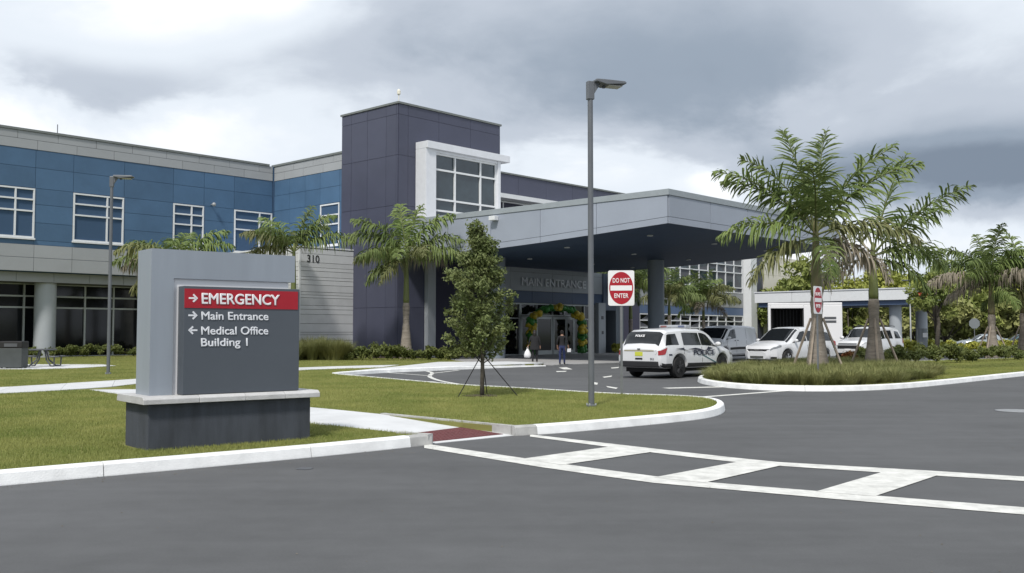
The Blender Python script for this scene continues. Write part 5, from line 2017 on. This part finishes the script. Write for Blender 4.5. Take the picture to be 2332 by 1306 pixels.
# ---- far furniture
py = empty('sign_pylon', (*D(2099, 66), .1), .3, 'short rounded grey metal pylon beyond the off-roader', 'pylon')
MB().prism([(.36 * math.cos(k * math.pi / 12), .30 * math.sin(k * math.pi / 12)) for k in range(24)], .0, 1.75).build('body', mat('pylon_grey', (.20, .22, .24), .35, metallic=.3, var=.05), py, smooth=True, autos=40)
MB().lathe([(.42, -.1), (.42, .06)], 20).build('foot', CONCRETE, py)
MB().box(-.2, .2, -.315, -.29, 1.15, 1.45).build('plate', SIGNW, py)
lp = empty('street_lamp', (*D(2073, 69), .05), 0, 'thin pale lamp post before the emergency canopy', 'street lamp', 'street lamps in the lot')
MB().lathe([(.10, 0), (.065, .1), (.05, 5.2)], 12).build('pole', GALV, lp, smooth=True)
MB().box(-.55, .05, -.12, .12, 5.2, 5.28).build('lamp_head', POLE, lp, bevel=.02)
ss = empty('parking_sign', (*D(2218, 80), .02), -.1, 'grey octagonal sign seen from behind, left of the braced palm', 'road sign')
MB().lathe([(.03, 0), (.03, 2.3)], 8).build('post', GALV, ss)
MB().prism([(.45 * math.cos(math.pi / 8 + k * math.pi / 4), 2.3 + .45 * math.sin(math.pi / 8 + k * math.pi / 4)) for k in range(8)], -.05, -.035, 'y').build('plate', mat('sign_back', (.24, .26, .27), .4, metallic=.4), ss)

# =================================================================== BALLOON ARCH
ba = empty('balloon_arch', (*uv(14.0, -0.75), 0.035), TH, 'green and yellow balloon arch framing the entrance doors', 'decoration')
BG = mat('balloon_green', (0.04, 0.19, 0.03), .35, rnd=.3)
BY = mat('balloon_yellow', (0.55, 0.42, 0.035), .35, rnd=.2)
bm = {}
for k, m in (('g', BG), ('y', BY)):
    b = MB()
    b.lathe([(.012, -.165), (.03, -.14), (.09, -.09), (.125, -.02), (.13, .04), (.11, .10), (.06, .14), (.012, .152)], 12)
    me = b.mesh('balloon', True)
    me.materials.append(m)
    bm[k] = me
pts = []
HW, HT = 2.75, 3.35
for k in range(46):
    t = k / 45
    if t < .28:
        p = (-HW, HT * .62 * t / .28)
        kind = 'g' if int(t / .28 * 4) % 2 == 0 else 'y'
    elif t > .72:
        p = (HW, HT * .62 * (1 - t) / .28)
        kind = 'g' if int((1 - t) / .28 * 4) % 2 == 0 else 'y'
    else:
        a = math.pi * (1 - (t - .28) / .44)
        p = (HW * math.cos(a), HT * .62 + HT * .36 * math.sin(a))
        kind = 'y' if int((t - .28) / .44 * 9) % 3 == 1 else 'g'
    pts.append((p, kind))
frm = MB()
frm.tube([(p[0], 0, p[1]) for p, k in pts], .02, 6)
frm.build('arch_frame', ALU, ba)
for (p, kind) in pts:
    for q in range(4):
        a = random.uniform(0, 6.28)
        o = bpy.data.objects.new('balloon', bm[kind])
        COL.objects.link(o)
        o.parent = ba
        s = random.uniform(1.1, 1.7)
        o.location = (p[0] + math.cos(a) * .24, math.sin(a + q) * .2, max(.16 * s, p[1] + random.uniform(-.12, .12)))
        o.rotation_euler = (random.uniform(-1.2, 1.2), random.uniform(-1.2, 1.2), a)
        o.scale = (s, s, s)


# =================================================================== PEOPLE
SKIN = mat('skin', (0.33, 0.19, 0.13), .55, var=.05)


def person(loc, face, label, top_m, leg_m, shoe_m, hair_m, coat=False, arms=None, h=1.66):
    r = empty('person', (*loc, .036), face, label, 'person', 'people walking to the entrance')
    # x right, y forward, z up; the person looks along +y
    J = {}
    V_, E_, R_ = [], [], []

    def add(p, rad, parent=None):
        V_.append(p)
        R_.append(rad)
        if parent is not None:
            E_.append((parent, len(V_) - 1))
        return len(V_) - 1
    hip = add((0, 0, .92), (.135, .10))
    w1 = add((0, .01, 1.06), (.125, .09), hip)
    ch = add((0, .01, 1.24), (.145, .10), w1)
    sh = add((0, 0, 1.38), (.10, .07), ch)
    nk = add((0, .005, 1.45), (.052, .052), sh)
    hd1 = add((0, .02, 1.53), (.066, .078), nk)
    hd2 = add((0, .022, 1.60), (.072, .088), hd1)
    add((0, .01, 1.665), (.05, .062), hd2)
    add((0, .105, 1.555), (.014, .016), hd1)                       # nose
    for sx in (-1, 1):
        add((sx * .078, .005, 1.57), (.012, .02), hd1)             # ears
        st = .10 * sx
        lh = add((sx * .09, 0, .86), (.095, .10), hip)
        kn = add((sx * .10, .03 + st * .5, .48), (.062, .068), lh)
        an = add((sx * .10, -.01 + st, .085), (.04, .045), kn)
        he = add((sx * .10, .04 + st, .04), (.04, .036), an)
        add((sx * .11, .15 + st, .03), (.038, .026), he)
        s1 = add((sx * .185, 0, 1.355), (.056, .058), sh)
        A = arms[0 if sx < 0 else 1]
        el = add((sx * A[0][0], A[0][1], A[0][2]), (.042, .044), s1)
        wr = add((sx * A[1][0], A[1][1], A[1][2]), (.028, .03), el)
        d = (Vector(V_[wr]) - Vector(V_[el])).normalized()
        pm = Vector(V_[wr]) + d * .07
        palm_ = add(tuple(pm), (.034, .02), wr)
        for k in range(4):
            o = (k - 1.5) * .019
            f1 = pm + d * (.045 - abs(k - 1.2) * .006) + Vector((0, o, 0))
            i1 = add(tuple(f1), (.0085, .0085), palm_)
            f2 = f1 + d * .028 + Vector((-sx * .014, 0, 0))
            add(tuple(f2), (.0075, .0075), i1)
        tm = Vector(V_[wr]) + d * .035 + Vector((-sx * .008, .04, 0))
        i1 = add(tuple(tm), (.011, .011), wr)
        add(tuple(tm + d * .035), (.009, .009), i1)
    me = bpy.data.meshes.new('body')
    me.from_pydata([tuple(v) for v in V_], E_, [])
    o = bpy.data.objects.new('body', me)
    COL.objects.link(o)
    sk = o.modifiers.new('skin', 'SKIN')
    sk.use_smooth_shade = True
    for i, rr in enumerate(R_):
        o.data.skin_vertices[0].data[i].radius = rr
        o.data.skin_vertices[0].data[i].use_root = (i == 0)
    ss_ = o.modifiers.new('sub', 'SUBSURF')
    ss_.levels = 2
    ss_.render_levels = 2
    bpy.context.view_layer.update()
    dg = bpy.context.evaluated_depsgraph_get()
    m2 = bpy.data.meshes.new_from_object(o.evaluated_get(dg))
    bpy.data.objects.remove(o)
    for m in (SKIN, top_m, leg_m, shoe_m):
        m2.materials.append(m)
    palms = [k for k, q in enumerate(R_) if q == (.034, .02)]
    for p in m2.polygons:
        c = p.center
        hand = any((Vector(V_[i]) - c).length < .13 for i in palms)
        fore = any((Vector(V_[k]) - c).length < .20 for k in palms) and not coat
        if c.z < .10:
            p.material_index = 3
        elif hand or (fore and abs(c.x) > .15):
            p.material_index = 0
        elif c.z > 1.425:
            p.material_index = 0
        elif c.z < .93 and abs(c.x) < .235 or c.z < .80:
            p.material_index = 2
        else:
            p.material_index = 1
        p.use_smooth = True
    k = h / 1.70
    b = link('body', m2, [], r)
    b.scale = (k, k, k)
    # hair
    hb = MB()
    hb.ell((0, -.012, 1.60), (.092, .10, .105), 14, 10)
    if coat:
        hb.lathe([(.05, 1.34), (.085, 1.40), (.095, 1.52), (.09, 1.60)], 14, (0, -.045, 0))
    else:
        hb.ell((0, -.09, 1.66), (.045, .045, .045), 10, 8)
    hr = hb.build('hair', hair_m, r, smooth=True)
    hr.scale = (k, k, k)
    if coat:
        cb_ = MB()
        prof = []
        n = 20
        vs, fs = [], []
        rings = [(.70, .275, .20), (.78, .262, .19), (.95, .225, .165), (1.12, .20, .145), (1.28, .205, .135), (1.38, .17, .105), (1.44, .075, .07)]
        for (z, a, c) in rings:
            for i in range(n):
                th = 2 * math.pi * i / n
                w = 1 + .05 * math.sin(5 * th + z * 7) * (1.45 - z)
                vs.append((a * math.cos(th) * w, c * math.sin(th) * w, z))
        for i in range(len(rings) - 1):
            for j in range(n):
                fs.append((i * n + j, i * n + (j + 1) % n, (i + 1) * n + (j + 1) % n, (i + 1) * n + j))
        cb_.add(vs, fs)
        co = cb_.build('jacket', top_m, r, smooth=True)
        co.scale = (k, k, k)
    return r, V_


BLK = mat('cloth_black', (0.012, 0.012, 0.014), .9, var=.2, scale=8)
BLK2 = mat('cloth_charcoal', (0.018, 0.018, 0.02), .9, var=.2, scale=8)
JEAN = mat('denim', (0.016, 0.026, 0.085), .85, var=.25, scale=10)
SHOE = mat('shoe_pale', (.45, .42, .40), .7)
HAIR = mat('hair_dark', (.012, .009, .008), .6)
w_loc = (1.14, 48.6)
p1, V1 = person(w_loc, math.radians(-6), 'person in a loose black jacket and black trousers carrying a white bag', BLK, BLK2, SHOE, HAIR, True,
                [((.27, -.02, 1.10), (.33, .02, .88)), ((.26, 0, 1.10), (.27, .05, .86))], 1.68)
m_loc = (2.42, 46.9)
p2, V2_ = person(m_loc, math.radians(-10), 'person in a black T-shirt and blue jeans holding white papers', BLK, JEAN, BLK2, HAIR, False,
                 [((.25, -.03, 1.10), (.24, .06, .86)), ((.27, -.03, 1.10), (.31, .04, .86))], 1.66)
bag = empty('carrier_bag', (w_loc[0] - .36, w_loc[1] + .05, .036 + .28), 0, 'white plastic carrier bag in the hand of the person in the black jacket', 'bag')
bb = MB()
vs, fs = [], []
rings = [(.0, .08, .05), (.03, .17, .10), (.16, .18, .11), (.30, .13, .08), (.40, .06, .04), (.46, .03, .02)]
for (z, a, c) in rings:
    for i in range(16):
        th = 2 * math.pi * i / 16
        w = 1 + .09 * math.sin(4 * th + z * 20)
        vs.append((a * math.cos(th) * w, c * math.sin(th) * w, z))
for i in range(len(rings) - 1):
    for j in range(16):
        fs.append((i * 16 + j, i * 16 + (j + 1) % 16, (i + 1) * 16 + (j + 1) % 16, (i + 1) * 16 + j))
fs.append(list(range(16))[::-1])
bb.add(vs, fs)
bb.build('sack', SIGNW, bag, smooth=True)
MB().tube([(-.03, 0, .44), (-.035, 0, .52), (.0, 0, .56), (.035, 0, .52), (.03, 0, .44)], .008, 5).build('handle', SIGNW, bag)
pp = tag(MB().hexa([(-.09, -.01, 0), (.09, -.01, .01), (.09, 0, .01), (-.09, 0, 0), (-.08, -.03, .17), (.10, -.03, .18), (.10, -.02, .18), (-.08, -.02, .17)])
         .build('paper_sheets', SIGNW, loc=(m_loc[0] + .33, m_loc[1] - .03, .036 + .60)), 'white papers held in the right hand of the person in jeans', 'papers')
